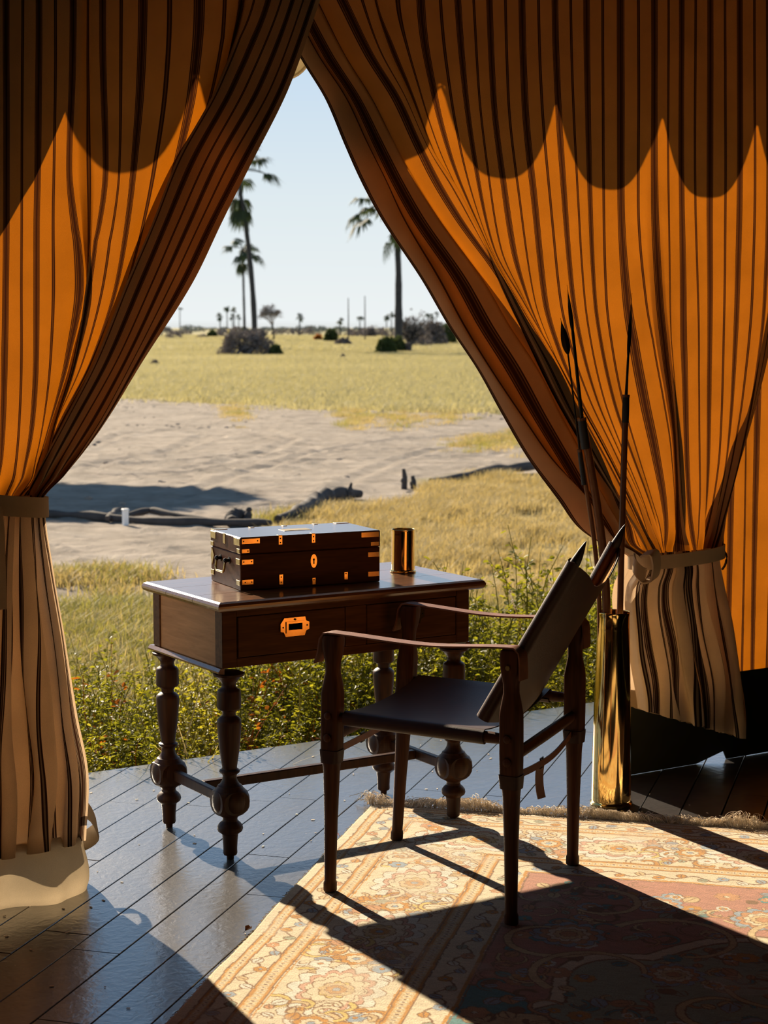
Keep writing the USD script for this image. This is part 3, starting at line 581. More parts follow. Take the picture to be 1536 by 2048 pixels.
# curtain cloth: a few key folds as polylines in the plane of the tent front, smoothly joined; st.x counts the stripes
def drape(knots, Y, ztop, zbot, period, rows=260, cols=26, ripple=None, shift=0.0):
    """knots: (fabric width coordinate m, depth function or number, [(photo row, photo column), ...])."""
    tab = []
    for a, dep, pts in knots:
        q = sorted(pts); w = np.array([at_y(x_, y_, Y) for y_, x_ in q]); zz = w[::-1, 2]; xx = w[::-1, 0]
        keep = np.r_[True, np.diff(zz) > 1e-4]; tab.append((a, dep, PchipInterpolator(zz[keep], xx[keep], extrapolate=False), zz[keep], xx[keep]))
    Z = np.linspace(ztop, zbot, rows); K = len(tab); XK = np.zeros((rows, K)); DK = np.zeros((rows, K))
    for j, (a, dep, f, zz, xx) in enumerate(tab):
        x_ = f(np.clip(Z, zz[0], zz[-1])); XK[:, j] = x_; DK[:, j] = dep(Z) if callable(dep) else dep
    A = np.array([t[0] for t in tab]); s = np.concatenate([np.linspace(A[j], A[j + 1], max(4, int(cols * (A[j + 1] - A[j]) / .1)), endpoint=False) for j in range(K - 1)] + [A[-1:]])
    X = PchipInterpolator(A, XK, axis=1)(s); D = PchipInterpolator(A, DK, axis=1)(s)
    S, ZZ = np.meshgrid(s, Z)
    if ripple is not None: dX, dD = ripple(S, ZZ); X = X + dX; D = D + dD
    P = np.stack([X, Y + D, ZZ], -1); v, q = grid(P); uv = np.stack([(S + shift) / period, ZZ], -1).reshape(-1, 2)
    return v, q, uv, P
def cloth_obj(name, dr, m, parent, **kw):
    v, q, uv, P = dr; return obj(name, tri(v, q), m, parent, smooth=True, uv=uv, **kw)
def split_cloth(Pm, uv, parent, at, after=False, cut=0.):
    U = uv.reshape(Pm.shape[:2] + (2,)); s_ = U[0, :, 0] * parent_period[str(parent.GetPath())]; j = int(np.argmin(np.abs(s_ - at)))
    a_, b_ = (slice(0, j + 1), slice(j, None)); fr_, bk_ = (a_, b_) if after else (b_, a_)
    rows_ok = Pm[:, 0, 2] > cut; Pm = Pm[rows_ok]; U = U[rows_ok]
    for nm, sl_, mt in (('cloth', fr_, 'striped_cloth'), ('edge_facing', bk_, 'facing_cloth')):
        v_, q_ = grid(Pm[:, sl_]); obj(nm, tri(v_, q_), mt, parent, smooth=True, uv=U[:, sl_].reshape(-1, 2))
parent_period = {'/World/curtain': .127, '/World/curtain_001': .089}
def gathered(left, right, Y, ztop, zbl, zbr, span, period, n, A, parent, seed, shift=0., lean=0.):
    # cloth below the tie: pleats that open towards the hem; left, right: outline as (photo row, column)
    def edge(e): w = np.array([at_y(x_, y_, Y) for y_, x_ in sorted(e)]); o_ = np.argsort(w[:, 2]); return PchipInterpolator(w[o_, 2], w[o_, 0], extrapolate=True)
    fl_e, fr_e = edge(left), edge(right); rg_ = np.random.default_rng(seed); s_ = np.linspace(0, 1, 40 * n); t = np.linspace(0, 1, 90)
    w_ = s_ + .05 * np.sin(2 * PI * s_ * 1.7 + rg_.uniform(0, 6)) * np.sin(PI * s_); ph = 2 * PI * n * w_ + .5; am = .62 + .30 * np.sin(w_ * 2 * PI * n / 2.6 + rg_.uniform(0, 6)); R_ = []
    for t_ in t:
        zb = zbl + (zbr - zbl) * s_; Z = ztop + (zb - ztop) * t_; zc = ztop + ((zbl + zbr) / 2 - ztop) * t_; xl, xr = fl_e(zc), fr_e(zc); W = xr - xl; op = min(1, t_ * 3) ** .7
        ps = ph + .9 * np.sin(3.1 * t_ + 4 * s_) * t_ + .35 * np.sin(7 * t_ + 9 * s_)
        x_ = s_ + (.34 / n * (.8 - .2 * t_)) * np.sin(2 * ps) * am * np.sin(PI * np.clip(s_, .02, .98)) ** .4
        R_.append(np.stack([xl + W * x_ + lean * t_, Y - .015 - .02 * np.sin(PI * s_) + A * (.35 + .65 * op) * np.cos(ps) * am + .006 * np.sin(11 * t_ + 14 * s_) * t_, Z], 1))
    P_ = np.array(R_); v_, q_ = grid(P_); uv_ = np.stack([np.repeat(((s_ * span + shift) / period)[None], len(t), 0), P_[..., 2]], -1).reshape(-1, 2)
    obj('lower_cloth', tri(v_, q_), 'thick_striped_cloth', parent, smooth=True, uv=uv_)
    b_ = P_[:, ::8].copy(); b_[..., 1] = Y + .05 + .012 * np.cos(np.linspace(0, 9, b_.shape[1])); v_, q_ = grid(b_); obj('back_layer', tri(v_, q_), 'facing_cloth', parent, smooth=True); return P_
def bump_z(z, c, w): return np.exp(-((z - c) / w) ** 2)
rngc = np.random.default_rng(2)

# --- right curtain
RY, RT = .075, .742          # plane and tie height
def amp(top, mid, tie, low):   # depth along the height: top of frame, half way, tie, hem
    return PchipInterpolator([-.5, .10, RT - .1, RT, RT + .12, 1.3, 2.3, 3.2], [low, low, low * .8, tie, mid, mid, top, top])
def back(dx):                  # hem folded behind the leading edge
    e = [(-180, 455), (0, 545), (110, 598), (200, 652), (290, 690), (360, 722), (430, 760), (565, 850), (650, 900), (740, 960), (830, 1010), (915, 1060), (1000, 1122), (1054, 1162), (1085, 1204), (1104, 1247), (1120, 1266), (1150, 1268), (1182, 1250), (1216, 1246), (1300, 1254), (1413, 1266)]
    return [(y_, x_ + np.interp(y_, dx[0], dx[1])) for y_, x_ in e]
R_edge = back(([0, 1], [0, 0]))
B = lambda y_, d_: back((y_, d_))
RK = [
    (-.24, amp(.05, .055, .03, .03), B([-200, 100, 400, 654, 841, 935, 1029, 1104, 1180, 1400], [60, 70, 120, 150, 150, 140, 110, 40, 40, 40])),
    (-.10, amp(.04, .05, .03, .03), B([-200, 100, 400, 700, 950, 1054, 1104, 1400], [35, 40, 70, 80, 80, 70, 25, 22])),
    (.00, amp(.0, .01, .0, .0), R_edge),
    (.055, amp(-.02, -.03, -.02, -.03), B([-200, 0, 110, 360, 565, 740, 915, 1010, 1054, 1104, 1120, 1400], [20, 24, 28, 38, 18, 8, 26, 44, 34, 10, 6, 18])),
    (.105, amp(.02, .03, .01, .03), B([-200, 0, 110, 330, 565, 740, 915, 1054, 1104, 1400], [44, 45, 50, 62, 62, 55, 60, 48, 16, 34])),
    (.165, amp(-.02, -.035, -.02, -.03), B([-200, 0, 60, 222, 328, 430, 565, 740, 915, 1054, 1104, 1400], [72, 74, 78, 80, 92, 96, 100, 98, 92, 66, 22, 52])),
    (.205, amp(.015, .02, .01, .03), B([-200, 0, 222, 430, 565, 740, 915, 1054, 1104, 1400], [98, 100, 104, 122, 128, 126, 116, 78, 28, 66])),
    (.265, amp(-.02, -.03, -.02, -.03), B([-200, 0, 222, 430, 565, 740, 915, 1054, 1104, 1400], [140, 140, 142, 150, 152, 150, 134, 88, 34, 82])),
    (.35, amp(-.02, -.04, -.02, .02), [(-180, 700), (0, 735), (94, 762), (187, 806), (305, 857), (375, 902), (500, 962), (600, 1010), (700, 1058), (800, 1106), (900, 1163), (1000, 1224), (1060, 1262), (1104, 1286), (1120, 1292), (1200, 1300), (1300, 1318), (1440, 1330)]),
    (.40, amp(.02, .03, .02, -.02), [(-180, 745), (0, 765), (94, 800), (187, 836), (305, 880), (375, 918), (500, 972), (600, 1020), (700, 1072), (800, 1122), (900, 1178), (1000, 1236), (1060, 1270), (1104, 1292), (1120, 1297), (1200, 1312), (1300, 1336), (1450, 1352)]),
    (.46, amp(.03, .0, .0, -.03), [(-180, 815), (0, 820), (187, 858), (305, 893), (400, 934), (500, 980), (600, 1030), (700, 1085), (800, 1138), (900, 1194), (1000, 1248), (1060, 1277), (1104, 1297), (1120, 1301), (1200, 1322), (1300, 1348), (1460, 1368)]),
    (.62, amp(.0, -.01, -.02, .02), [(-180, 900), (0, 908), (190, 925), (400, 958), (500, 985), (600, 1040), (700, 1098), (800, 1152), (900, 1206), (1000, 1256), (1060, 1282), (1104, 1302), (1120, 1306), (1200, 1336), (1300, 1366), (1470, 1384)]),
    (.81, amp(.0, .01, .01, .03), [(-180, 1000), (0, 1003), (200, 1010), (400, 1034), (600, 1068), (700, 1106), (800, 1156), (900, 1212), (1000, 1262), (1060, 1288), (1104, 1308), (1120, 1312), (1200, 1348), (1300, 1380), (1475, 1400)]),
    (1.02, amp(.0, -.01, .0, -.03), [(-180, 1110), (0, 1112), (200, 1118), (400, 1130), (600, 1146), (700, 1164), (800, 1192), (900, 1234), (1000, 1278), (1060, 1300), (1104, 1318), (1120, 1322), (1200, 1360), (1300, 1394), (1478, 1414)]),
    (1.21, amp(.0, .01, .02, -.02), [(-180, 1206), (0, 1207), (400, 1211), (600, 1219), (700, 1232), (800, 1252), (900, 1280), (1000, 1310), (1060, 1326), (1104, 1334), (1120, 1336), (1200, 1374), (1300, 1408), (1480, 1430)]),
    (1.36, amp(.0, .03, .03, .02), [(-180, 1290), (0, 1290), (400, 1294), (600, 1312), (700, 1328), (800, 1346), (900, 1360), (1000, 1364), (1060, 1362), (1104, 1356), (1120, 1356), (1200, 1386), (1300, 1420), (1484, 1444)]),
    (1.43, amp(-.01, -.035, -.03, .0), [(-180, 1320), (0, 1320), (400, 1318), (600, 1320), (700, 1326), (800, 1334), (900, 1340), (1000, 1346), (1060, 1352), (1104, 1364), (1120, 1366), (1200, 1396), (1300, 1430), (1488, 1452)]),
    (1.58, amp(.0, -.01, -.02, -.03), [(-180, 1388), (0, 1388), (400, 1386), (700, 1390), (900, 1390), (1000, 1392), (1060, 1392), (1104, 1388), (1120, 1388), (1200, 1408), (1300, 1440), (1490, 1460)]),
    (1.74, amp(.0, .01, .01, .02), [(-180, 1462), (0, 1462), (600, 1462), (800, 1456), (900, 1450), (1000, 1436), (1060, 1422), (1104, 1408), (1120, 1406), (1200, 1420), (1300, 1450), (1492, 1468)]),
    (1.92, amp(.0, -.01, -.02, -.02), [(-180, 1545), (0, 1545), (400, 1542), (600, 1530), (800, 1502), (900, 1480), (1000, 1454), (1060, 1438), (1104, 1424), (1120, 1421), (1200, 1434), (1300, 1462), (1494, 1478)]),
    (2.06, amp(.0, .02, .0, .0), [(-180, 1612), (0, 1610), (400, 1596), (600, 1562), (720, 1540), (800, 1520), (900, 1492), (1000, 1460), (1060, 1446), (1104, 1438), (1120, 1436), (1160, 1442), (1250, 1464), (1358, 1484), (1441, 1488), (1496, 1486)]),
    (2.16, amp(.02, .06, .03, .04), [(-180, 1650), (0, 1640), (400, 1610), (600, 1566), (720, 1536), (800, 1512), (900, 1480), (1000, 1450), (1060, 1440), (1104, 1432), (1120, 1430), (1160, 1432), (1250, 1450), (1358, 1468), (1441, 1472), (1496, 1470)]),
]
def r_ripple(S, Z):
    k = np.clip((2.2 - Z) / 1.2, 0, 1); low = np.clip((RT - .03 - Z) / .35, 0, 1); near = bump_z(Z, RT, .12)
    d = .006 * np.sin(S * 41 + 2 * Z) * k + .020 * low * np.sin(S * 27 + 1.5 * Z) + .012 * near * np.sin(S * 60 + .6)
    return .008 * low * np.sin(S * 19 + 6 * Z) + .006 * low * np.sin(9 * Z + 5 * S), d + .004 * (fbm(np.stack([S * 5, Z * 3, 0 * Z], -1), 3, 2) - .5)
dr = drape(RK, RY, 2.93, .13, .127, 300, 30, r_ripple, .0)
v, q, uv, Pm = dr                              # slant the hem: it drops to the right
hz = np.interp(Pm[..., 0], [1.45, 1.9], [.24, .085]); sc = np.clip((RT - Pm[..., 2]) / (RT - .13), 0, 1); Pm[..., 2] = np.where(sc > 0, RT - sc * (RT - hz), Pm[..., 2])
rc = thing('curtain', 'right striped tent curtain tied back low behind the brass spear stand', 'curtain')
split_cloth(Pm, uv, rc, -.003, cut=RT - .02)
gathered([(1110, 1266), (1140, 1268), (1182, 1250), (1216, 1246), (1300, 1254), (1413, 1267), (1480, 1272)], [(1090, 1436), (1111, 1436), (1160, 1444), (1250, 1463), (1358, 1484), (1441, 1488), (1500, 1484)], RY, RT + .012, .245, .085, .62, .127, 6, .028, rc, 3, .03)
# tie band with its knot
def band_ring(c, rx, ry, z0, z1, slope, h, th, n=56):
    k = np.arange(n) * 2 * PI / n; X = c[0] + rx * np.cos(k); Yb = c[1] + ry * np.sin(k); zc = z0 + (z1 - z0) * (np.cos(k) * .5 + .5)
    R = []
    for sgn, o_ in ((-1, 0), (1, 0), (1, th), (-1, th)):
        R.append(np.stack([X + o_ * np.cos(k), Yb + o_ * np.sin(k), zc + sgn * h / 2], 1))
    P_ = np.stack(R, 1); P_ = np.concatenate([P_, P_[:1]]); v_, q_ = grid(P_, True); return tri(v_, q_)
a0, a1 = at_y(1264, 1122, RY), at_y(1441, 1100, RY)
obj('tie_band', band_ring(((a0[0] + a1[0]) / 2, RY + .0), (a1[0] - a0[0]) / 2 + .004, .075, a0[2] - .005, a1[2] - .0, 0, .045, .004), 'plain_cloth', rc, smooth=40)
kx = at_y(1296, 1128, RY - .08)
knot = smooth_path([kx + V(-.028, -.012, .035), kx + V(-.004, -.03, .04), kx + V(.010, -.03, 0), kx + V(.0, -.028, -.045), kx + V(-.022, -.014, -.05)], 12)
obj('tie_knot', ribbon(knot, V(.026, .012, .006), .006), 'plain_cloth', rc, smooth=50)
kn2 = smooth_path([kx + V(-.05, .01, .012), kx + V(-.062, -.012, -.005), kx + V(-.04, -.022, -.03), kx + V(-.018, -.008, -.035)], 10)
obj('tie_loop', ribbon(kn2, V(.006, .004, .024), .006), 'plain_cloth', rc, smooth=50)
hk = at_y(1445, 1112, RY + .02); obj('hook', tube(smooth_path([hk + V(0, .05, .0), hk + V(0, 0, .02), hk + V(0, -.02, 0), hk + V(.0, 0, -.045)], 12), .004, 8), 'dark_metal', rc, smooth=60)

# --- striped canvas wall behind and to the right of it
def flat_cloth(x0, x1, z0, z1, Y, period, shift, wave=.008, rows=60, hem=None):
    xs = np.arange(x0, x1 + .001, .01); Z = np.linspace(z1, z0, rows); X, ZZ = np.meshgrid(xs, Z)
    D = wave * np.sin(X * 21 + .5 * ZZ) * np.clip((2.9 - ZZ) / 1.0, .2, 1) + wave * .7 * np.sin(X * 47 + 2 * ZZ)
    P_ = np.stack([X, Y + D, ZZ], -1); v_, q_ = grid(P_); return v_, q_, np.stack([(X + shift) / period, ZZ], -1).reshape(-1, 2), P_
wf = thing('wall_front', 'striped canvas front wall hanging right of and behind the tied right curtain', None, kind='structure')
def clipped_wall(left, x1, z0, z1, Y, period, shift, rows=90, cols=70):
    Z = np.linspace(z1, z0, rows); w = np.array([at_y(x_, y_, RY) for y_, x_ in sorted(left)]); o_ = np.argsort(w[:, 2]); xl = np.interp(Z, w[o_, 2], w[o_, 0]); T = np.linspace(0, 1, cols)
    X = xl[:, None] + (x1 - xl)[:, None] * T; ZZ = np.repeat(Z[:, None], cols, 1); D = .008 * np.sin(X * 21 + .5 * ZZ) * np.clip((2.9 - ZZ) / 1.0, .2, 1) + .006 * np.sin(X * 47 + 2 * ZZ)
    P_ = np.stack([X, Y + D, ZZ], -1); v_, q_ = grid(P_); return v_, q_, np.stack([(X + shift) / period, ZZ], -1).reshape(-1, 2), P_
cloth_obj('cloth', clipped_wall([(-300, 1640), (0, 1600), (400, 1575), (600, 1535), (720, 1510), (800, 1492), (900, 1460), (1000, 1425), (1100, 1400), (1200, 1410), (1300, 1430), (1400, 1440), (1600, 1440)], 3.14, .045, 2.93, .17, .127, .02), 'striped_cloth', wf)
cloth_obj('side_cloth', flat_cloth(-2.95, -.745, .02, 2.93, .16, .089, .02), 'striped_cloth', wf)
# dark mud flap below the wall's hem, a small wedge open at its foot
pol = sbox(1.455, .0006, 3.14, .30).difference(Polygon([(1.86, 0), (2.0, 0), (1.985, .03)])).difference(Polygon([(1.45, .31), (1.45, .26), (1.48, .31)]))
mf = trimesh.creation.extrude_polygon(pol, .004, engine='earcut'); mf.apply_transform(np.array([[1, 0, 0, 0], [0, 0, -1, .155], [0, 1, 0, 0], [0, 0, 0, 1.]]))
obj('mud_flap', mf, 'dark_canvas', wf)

# --- left curtain
LY, LT = .0, 1.035
def ampl(top, mid, tie, low):
    return PchipInterpolator([-.5, .1, LT - .12, LT, LT + .12, 1.6, 2.3, 3.2], [low, low, low * .7, tie, mid, mid, top, top])
def rows_(ys, xs): return list(zip(ys, xs))
yy = [-180, 0, 170, 330, 450, 560, 720, 850, 950, 1005, 1040, 1130, 1280, 1430, 1560, 1715]
LK = [
    (-.42, ampl(.0, .0, .03, .02), rows_(yy, [-300, -300, -300, -300, -298, -290, -240, -160, -85, -50, -62, -85, -110, -130, -150, -150])),
    (-.16, ampl(.0, .01, -.03, -.03), rows_(yy, [-100, -100, -100, -100, -98, -92, -75, -50, -28, -20, -26, -40, -62, -85, -100, -100])),
    (.0, ampl(.0, -.005, .02, .02), rows_(yy, [12, 12, 12, 11, 10, 9, 8, 6, 0, -6, -8, -10, -22, -36, -40, -40])),
    (.045, ampl(.0, .0, .0, .03), rows_(yy, [46, 46, 45, 44, 43, 42, 42, 38, 28, 8, 6, 2, -5, -12, -12, -12])),
    (.135, ampl(.0, .01, -.03, -.02), rows_(yy, [112, 112, 112, 111, 110, 111, 104, 88, 62, 22, 20, 18, 20, 24, 26, 26])),
    (.20, ampl(.01, .03, .02, -.03), rows_(yy, [165, 165, 163, 160, 172, 182, 150, 108, 76, 28, 28, 30, 40, 48, 50, 50])),
    (.235, ampl(-.005, -.03, .0, .0), rows_(yy, [182, 182, 182, 184, 178, 166, 142, 104, 74, 32, 32, 36, 50, 58, 58, 58])),
    (.36, ampl(.0, .01, -.02, .03), rows_(yy, [290, 290, 285, 272, 258, 238, 184, 118, 78, 37, 38, 44, 58, 66, 66, 66])),
    (.46, ampl(.01, .05, .02, .0), rows_(yy, [420, 420, 406, 372, 336, 292, 214, 138, 88, 42, 44, 54, 70, 78, 76, 74])),
    (.52, ampl(.015, .055, .03, .02), rows_(yy, [490, 480, 448, 386, 340, 292, 212, 136, 86, 45, 46, 56, 72, 82, 80, 78])),
    (.55, ampl(-.01, -.04, -.02, -.03), rows_(yy, [510, 490, 430, 340, 290, 241, 177, 112, 64, 46, 48, 58, 74, 86, 86, 84])),
    (.65, ampl(-.015, -.035, -.04, -.03), rows_(yy, [590, 548, 478, 390, 336, 288, 216, 144, 88, 58, 60, 72, 92, 108, 112, 110])),
    (.745, ampl(-.01, -.02, -.02, .01), rows_(yy, [650, 598, 535, 445, 388, 336, 256, 184, 116, 72, 74, 88, 112, 132, 142, 138])),
    (.80, ampl(-.01, -.02, .0, -.02), rows_(yy, [680, 622, 560, 476, 414, 362, 275, 200, 126, 80, 82, 96, 122, 144, 160, 156])),
    (.835, ampl(.0, .0, .01, .0), rows_(yy, [700, 640, 580, 500, 440, 388, 290, 211, 131, 86, 88, 103, 129, 152, 172, 168])),
    (.90, ampl(.03, .04, .03, .04), rows_(yy, [670, 612, 548, 470, 410, 358, 262, 186, 112, 74, 84, 106, 135, 157, 175, 172])),
    (1.1, ampl(.045, .06, .045, .05), rows_(yy, [540, 505, 440, 348, 292, 244, 178, 116, 70, 52, 70, 90, 112, 130, 146, 150])),
]
def l_ripple(S, Z):
    low = np.clip((LT - .03 - Z) / .5, 0, 1); k = np.clip((2.2 - Z) / 1.0, 0, 1) * np.clip((Z - LT) / .2, 0, 1); near = bump_z(Z, LT, .12)
    d = .008 * k * np.sin(S * 35 + 3 * Z) + .022 * low * np.sin(S * 24 + 2.2 * Z + .5) + .012 * near * np.sin(S * 80)
    return .007 * low * np.sin(S * 21 + 7 * Z) + .004 * k * np.sin(S * 23 + 4 * Z), d + .005 * (fbm(np.stack([S * 6, Z * 3, 0 * Z + 4], -1), 3, 4) - .5)
dr = drape(LK, LY, 2.93, .105, .089, 300, 34, l_ripple, .0)
lc = thing('curtain', 'left striped tent curtain tied back at the edge of the picture', 'curtain')
split_cloth(dr[3], dr[2], lc, .838, True, cut=LT - .034)
Pg = gathered([(990, -50), (1020, -52), (1130, -75), (1280, -105), (1430, -130), (1560, -150), (1740, -160)], [(990, 86), (1020, 87), (1130, 103), (1280, 129), (1430, 152), (1560, 172), (1660, 168), (1740, 166)], LY, LT + .02, .118, .125, .50, .089, 5, .026, lc, 8, .05)
# its canvas hem skirt resting on the boards
ks = np.linspace(0, 1, 60); b0 = Pg[-1]; bx_ = np.interp(ks, np.linspace(0, 1, len(b0)), np.convolve(np.pad(b0[:, 0], 30, 'edge'), np.ones(61) / 61, 'valid')); R = []
for t_ in np.linspace(0, 1, 20):
    sl = math.sin(min(1, t_ * 1.15) * PI * .62); endb = np.clip((ks - .80) / .2, 0, 1)
    r_ = np.stack([bx_ + .045 * sl * endb + .010 * sl * np.sin(ks * 11) + .03 * (1 - t_) * 0, LY - .012 - .070 * sl * (1 - endb ** 3) - .020 * sl * np.sin(ks * 8 + 2.5 * t_) - .012 * sl * np.sin(ks * 19 + 1) + .05 * endb ** 4 * sl, .150 * (1 - t_) ** 1.25 - .004 + .008 * np.sin(ks * 13) * sl * (1 - t_)], 1)
    R.append(r_)
v, q = grid(np.array(R)); obj('hem_skirt', tri(v, q), 'skirt_cloth', lc, smooth=True)
a0, a1 = at_y(-52, 1003, LY), at_y(86, 1008, LY)
obj('tie_band', band_ring(((a0[0] + a1[0]) / 2, LY), (a1[0] - a0[0]) / 2 + .006, .085, a0[2], a1[2] - .006, 0, .052, .004), 'plain_cloth', lc, smooth=40)
tp = at_y(-6, 1030, LY - .1); obj('tie_tail', ribbon(smooth_path([tp + V(0, .02, .02), tp + V(0, 0, -.05), tp + V(.004, .01, -.24)], 10), V(.02, .004, 0), .003), 'plain_cloth', lc, smooth=50)
pk = at_y(180, 1650, LY + .03); pk2 = smooth_path([pk + V(-.05, .02, .055), pk + V(-.006, .0, .04), pk + V(.016, -.01, -.01), pk + V(-.03, -.02, -.035)], 12)
obj('hem_flap', ribbon(pk2, V(.004, .02, .02), .004), 'skirt_cloth', lc, smooth=50)

# --- fly roof with its scalloped valance, just out in front
VY = .78
aw = thing('awning', 'pale canvas fly roof with a scalloped edge above the deck', 'awning')
slots = [at_y(px, py, RY) for px, py in ((887, 194), (1087, 203), (1287, 235), (1513, 273))]
sx = [s_[0] + (VY - RY) / math.tan(SUN_AZ) for s_ in slots]; step = (sx[-1] - sx[0]) / 3
zlow = at_y(1080, 362, RY)[2] + (VY - RY) * TAN / math.sin(SUN_AZ); zpk = at_y(1087, 202, RY)[2] + (VY - RY) * TAN / math.sin(SUN_AZ)
xs = np.arange(-3.2, 3.3, .008); ph = (xs - sx[0]) / step; e_ = np.abs((ph - np.floor(ph)) * 2 - 1)
edge = zlow + (zpk - zlow) * np.clip(e_, 0, .955) ** 2.9 / .875 + .02 * np.sin(xs * 2.3 + .5)
top = np.full_like(xs, zpk + .10); rows = 14
Pv = np.array([np.stack([xs, VY + .012 * np.sin(xs * 13) * (k / rows), top + (edge - top) * k / rows], 1) for k in range(rows + 1)])
v, q = grid(Pv); obj('valance', tri(v, q), 'fly_cloth', aw, smooth=True)
ex = np.array([V(x_, VY - .0, z_) for x_, z_ in zip(xs[::2], edge[::2])]); obj('binding', tube(ex, .006, 5), 'fly_canvas', aw)
v, q = grid(np.array([[V(x_, y_, zpk + .10 + (2.98 - zpk - .10) * (VY - y_) / (VY - .305)) for x_ in np.linspace(-3.2, 3.3, 30)] for y_ in np.linspace(.305, VY, 8)]))
obj('roof_sheet', tri(v, q), 'fly_cloth', aw, smooth=True)
# dark rolled side flap hanging outside the left wall
obj('side_flap', moved(trimesh.creation.extrude_polygon(Polygon([(-3.0, 1.05), (-.95, 1.50), (-.66, 1.76), (-.52, 1.96), (-.40, 2.20), (-.29, 2.48), (-.20, 2.80), (-.16, 3.05), (-3.0, 3.05)]), .004, engine='earcut'), None, V([1, 0, 0], [0, 0, -1], [0, 1, 0])).apply_translation((0, .24, 0)), 'dark_canvas', aw)

# ------------------------------------------------------------------ writing desk
ds = thing('writing_desk', 'dark turned-leg wooden writing desk standing in the tent opening', 'desk')
TOPZ = .733
def slab_top(x0, x1, y0, y1, left, right, front, back_):
    P_ = []
    for z_, ins in ((.704, .014), (.709, .004), (.716, 0), (.722, .0), (.729, .004), (.733, .012)):
        P_ += [(x0 + ins * left, y0 + ins * front, z_), (x1 - ins * right, y0 + ins * front, z_), (x1 - ins * right, y1 - ins * back_, z_), (x0 + ins * left, y1 - ins * back_, z_)]
    return hull(P_)
Y3 = [-.038, .125, .298, .465]
for k in range(3):
    obj('top_board', slab_top(-.042, .848, Y3[k] + (.0009 if k else 0), Y3[k + 1] - (.0009 if k < 2 else 0), 1, 1, k == 0, k == 2), 'desk_top_wood', ds)
AX0, AX1, AY0, AY1, AZ0, AZ1 = -.022, .800, -.020, .430, .547, .704
for (x_, y_) in ((AX0, AY0), (AX1 - .045, AY0), (AX0, AY1 - .045), (AX1 - .045, AY1 - .045)):
    obj('corner_post', cbox((x_, y_, AZ0), (x_ + .045, y_ + .045, AZ1), .002), 'desk_wood', ds)
for x_ in (AX0 + .0035, AX1 - .0175): obj('side_panel', cbox((x_, AY0 + .0455, AZ0), (x_ + .014, AY1 - .0455, AZ1), .001), 'desk_end_wood', ds)
obj('back_panel', cbox((AX0 + .0455, AY1 - .020, AZ0), (AX1 - .0455, AY1 - .004, AZ1), .001), 'desk_wood', ds)
obj('top_rail', cbox((AX0 + .0455, AY0 + .002, .688), (AX1 - .0455, AY0 + .02, AZ1), .001), 'desk_wood', ds)
obj('bottom_rail', cbox((AX0 + .0455, AY0 + .002, AZ0), (AX1 - .0455, AY0 + .02, .572), .001), 'desk_wood', ds)
obj('middle_stile', cbox((.372, AY0 + .002, .5725), (.442, AY0 + .02, .6875), .001), 'desk_wood', ds)
def pull(dw, cx, cz):
    pol = Polygon([(-.046, -.012), (-.046, .010), (-.034, .026), (.033, .026), (.036, .014), (.046, .010), (.046, -.010), (.036, -.014), (.031, -.027), (-.030, -.027), (-.036, -.014)])
    pol = pol.difference(sbox(-.021, -.009, .021, .009)); M = np.array([[1, 0, 0, cx], [0, 0, -1, AY0 - .0005], [0, 1, 0, cz], [0, 0, 0, 1.]])
    pl_ = trimesh.creation.extrude_polygon(pol, .0035, engine='earcut'); pl_.apply_transform(M); obj('pull_plate', pl_, 'brass', dw)
    obj('pull_cup', cbox((cx - .021, AY0 + .001, cz - .009), (cx + .021, AY0 + .004, cz + .009), .001), 'aged_brass', dw)
    fr = sbox(-.029, -.017, .029, .015).difference(sbox(-.022, -.0095, .022, .0095)); fm = trimesh.creation.extrude_polygon(fr, .003, engine='earcut'); fm.apply_transform(M); fm.apply_translation((0, -.0035, 0)); obj('pull_grip', fm, 'brass', dw)
    for ux, uz in ((-.038, .0), (.039, .001), (.0, .0205)): s_ = lathe([(0, .0028), (.0008, .0024)], 10); s_.apply_transform(np.array([[1, 0, 0, cx + ux], [0, 0, -1, AY0 - .0038 - .003 * (uz > .01)], [0, 1, 0, cz + uz], [0, 0, 0, 1.]])); obj('screw', s_, 'dark_metal', dw)
for x0, x1, c_ in ((.027, .3705, .204), (.4435, .752, .592)):
    dw = obj('drawer', cbox((x0, AY0 + .001, .5735), (x1, AY0 + .018, .6865), .002), 'desk_wood', ds); pull(dw, c_, .646)
def moulding(p0, p1, nx, ny):      # lip along the lower edge
    P_ = []
    for p in (p0, p1):
        for z_, o_ in ((.5465, 0), (.5465, .012), (.538, .019), (.533, .018), (.530, .0)): P_.append((p[0] + nx * o_, p[1] + ny * o_, z_))
    return hull(P_)
obj('base_moulding', moulding((AX0 + .008, AY0 + .004), (AX0 + .008, AY1 + .016), -1, 0), 'desk_top_wood', ds)
obj('base_moulding', moulding((AX1 - .008, AY0 + .004), (AX1 - .008, AY1 + .016), 1, 0), 'desk_top_wood', ds)
obj('base_moulding', moulding((AX0 + .01, AY1 - .006), (AX1 - .01, AY1 - .006), 0, 1), 'desk_top_wood', ds)
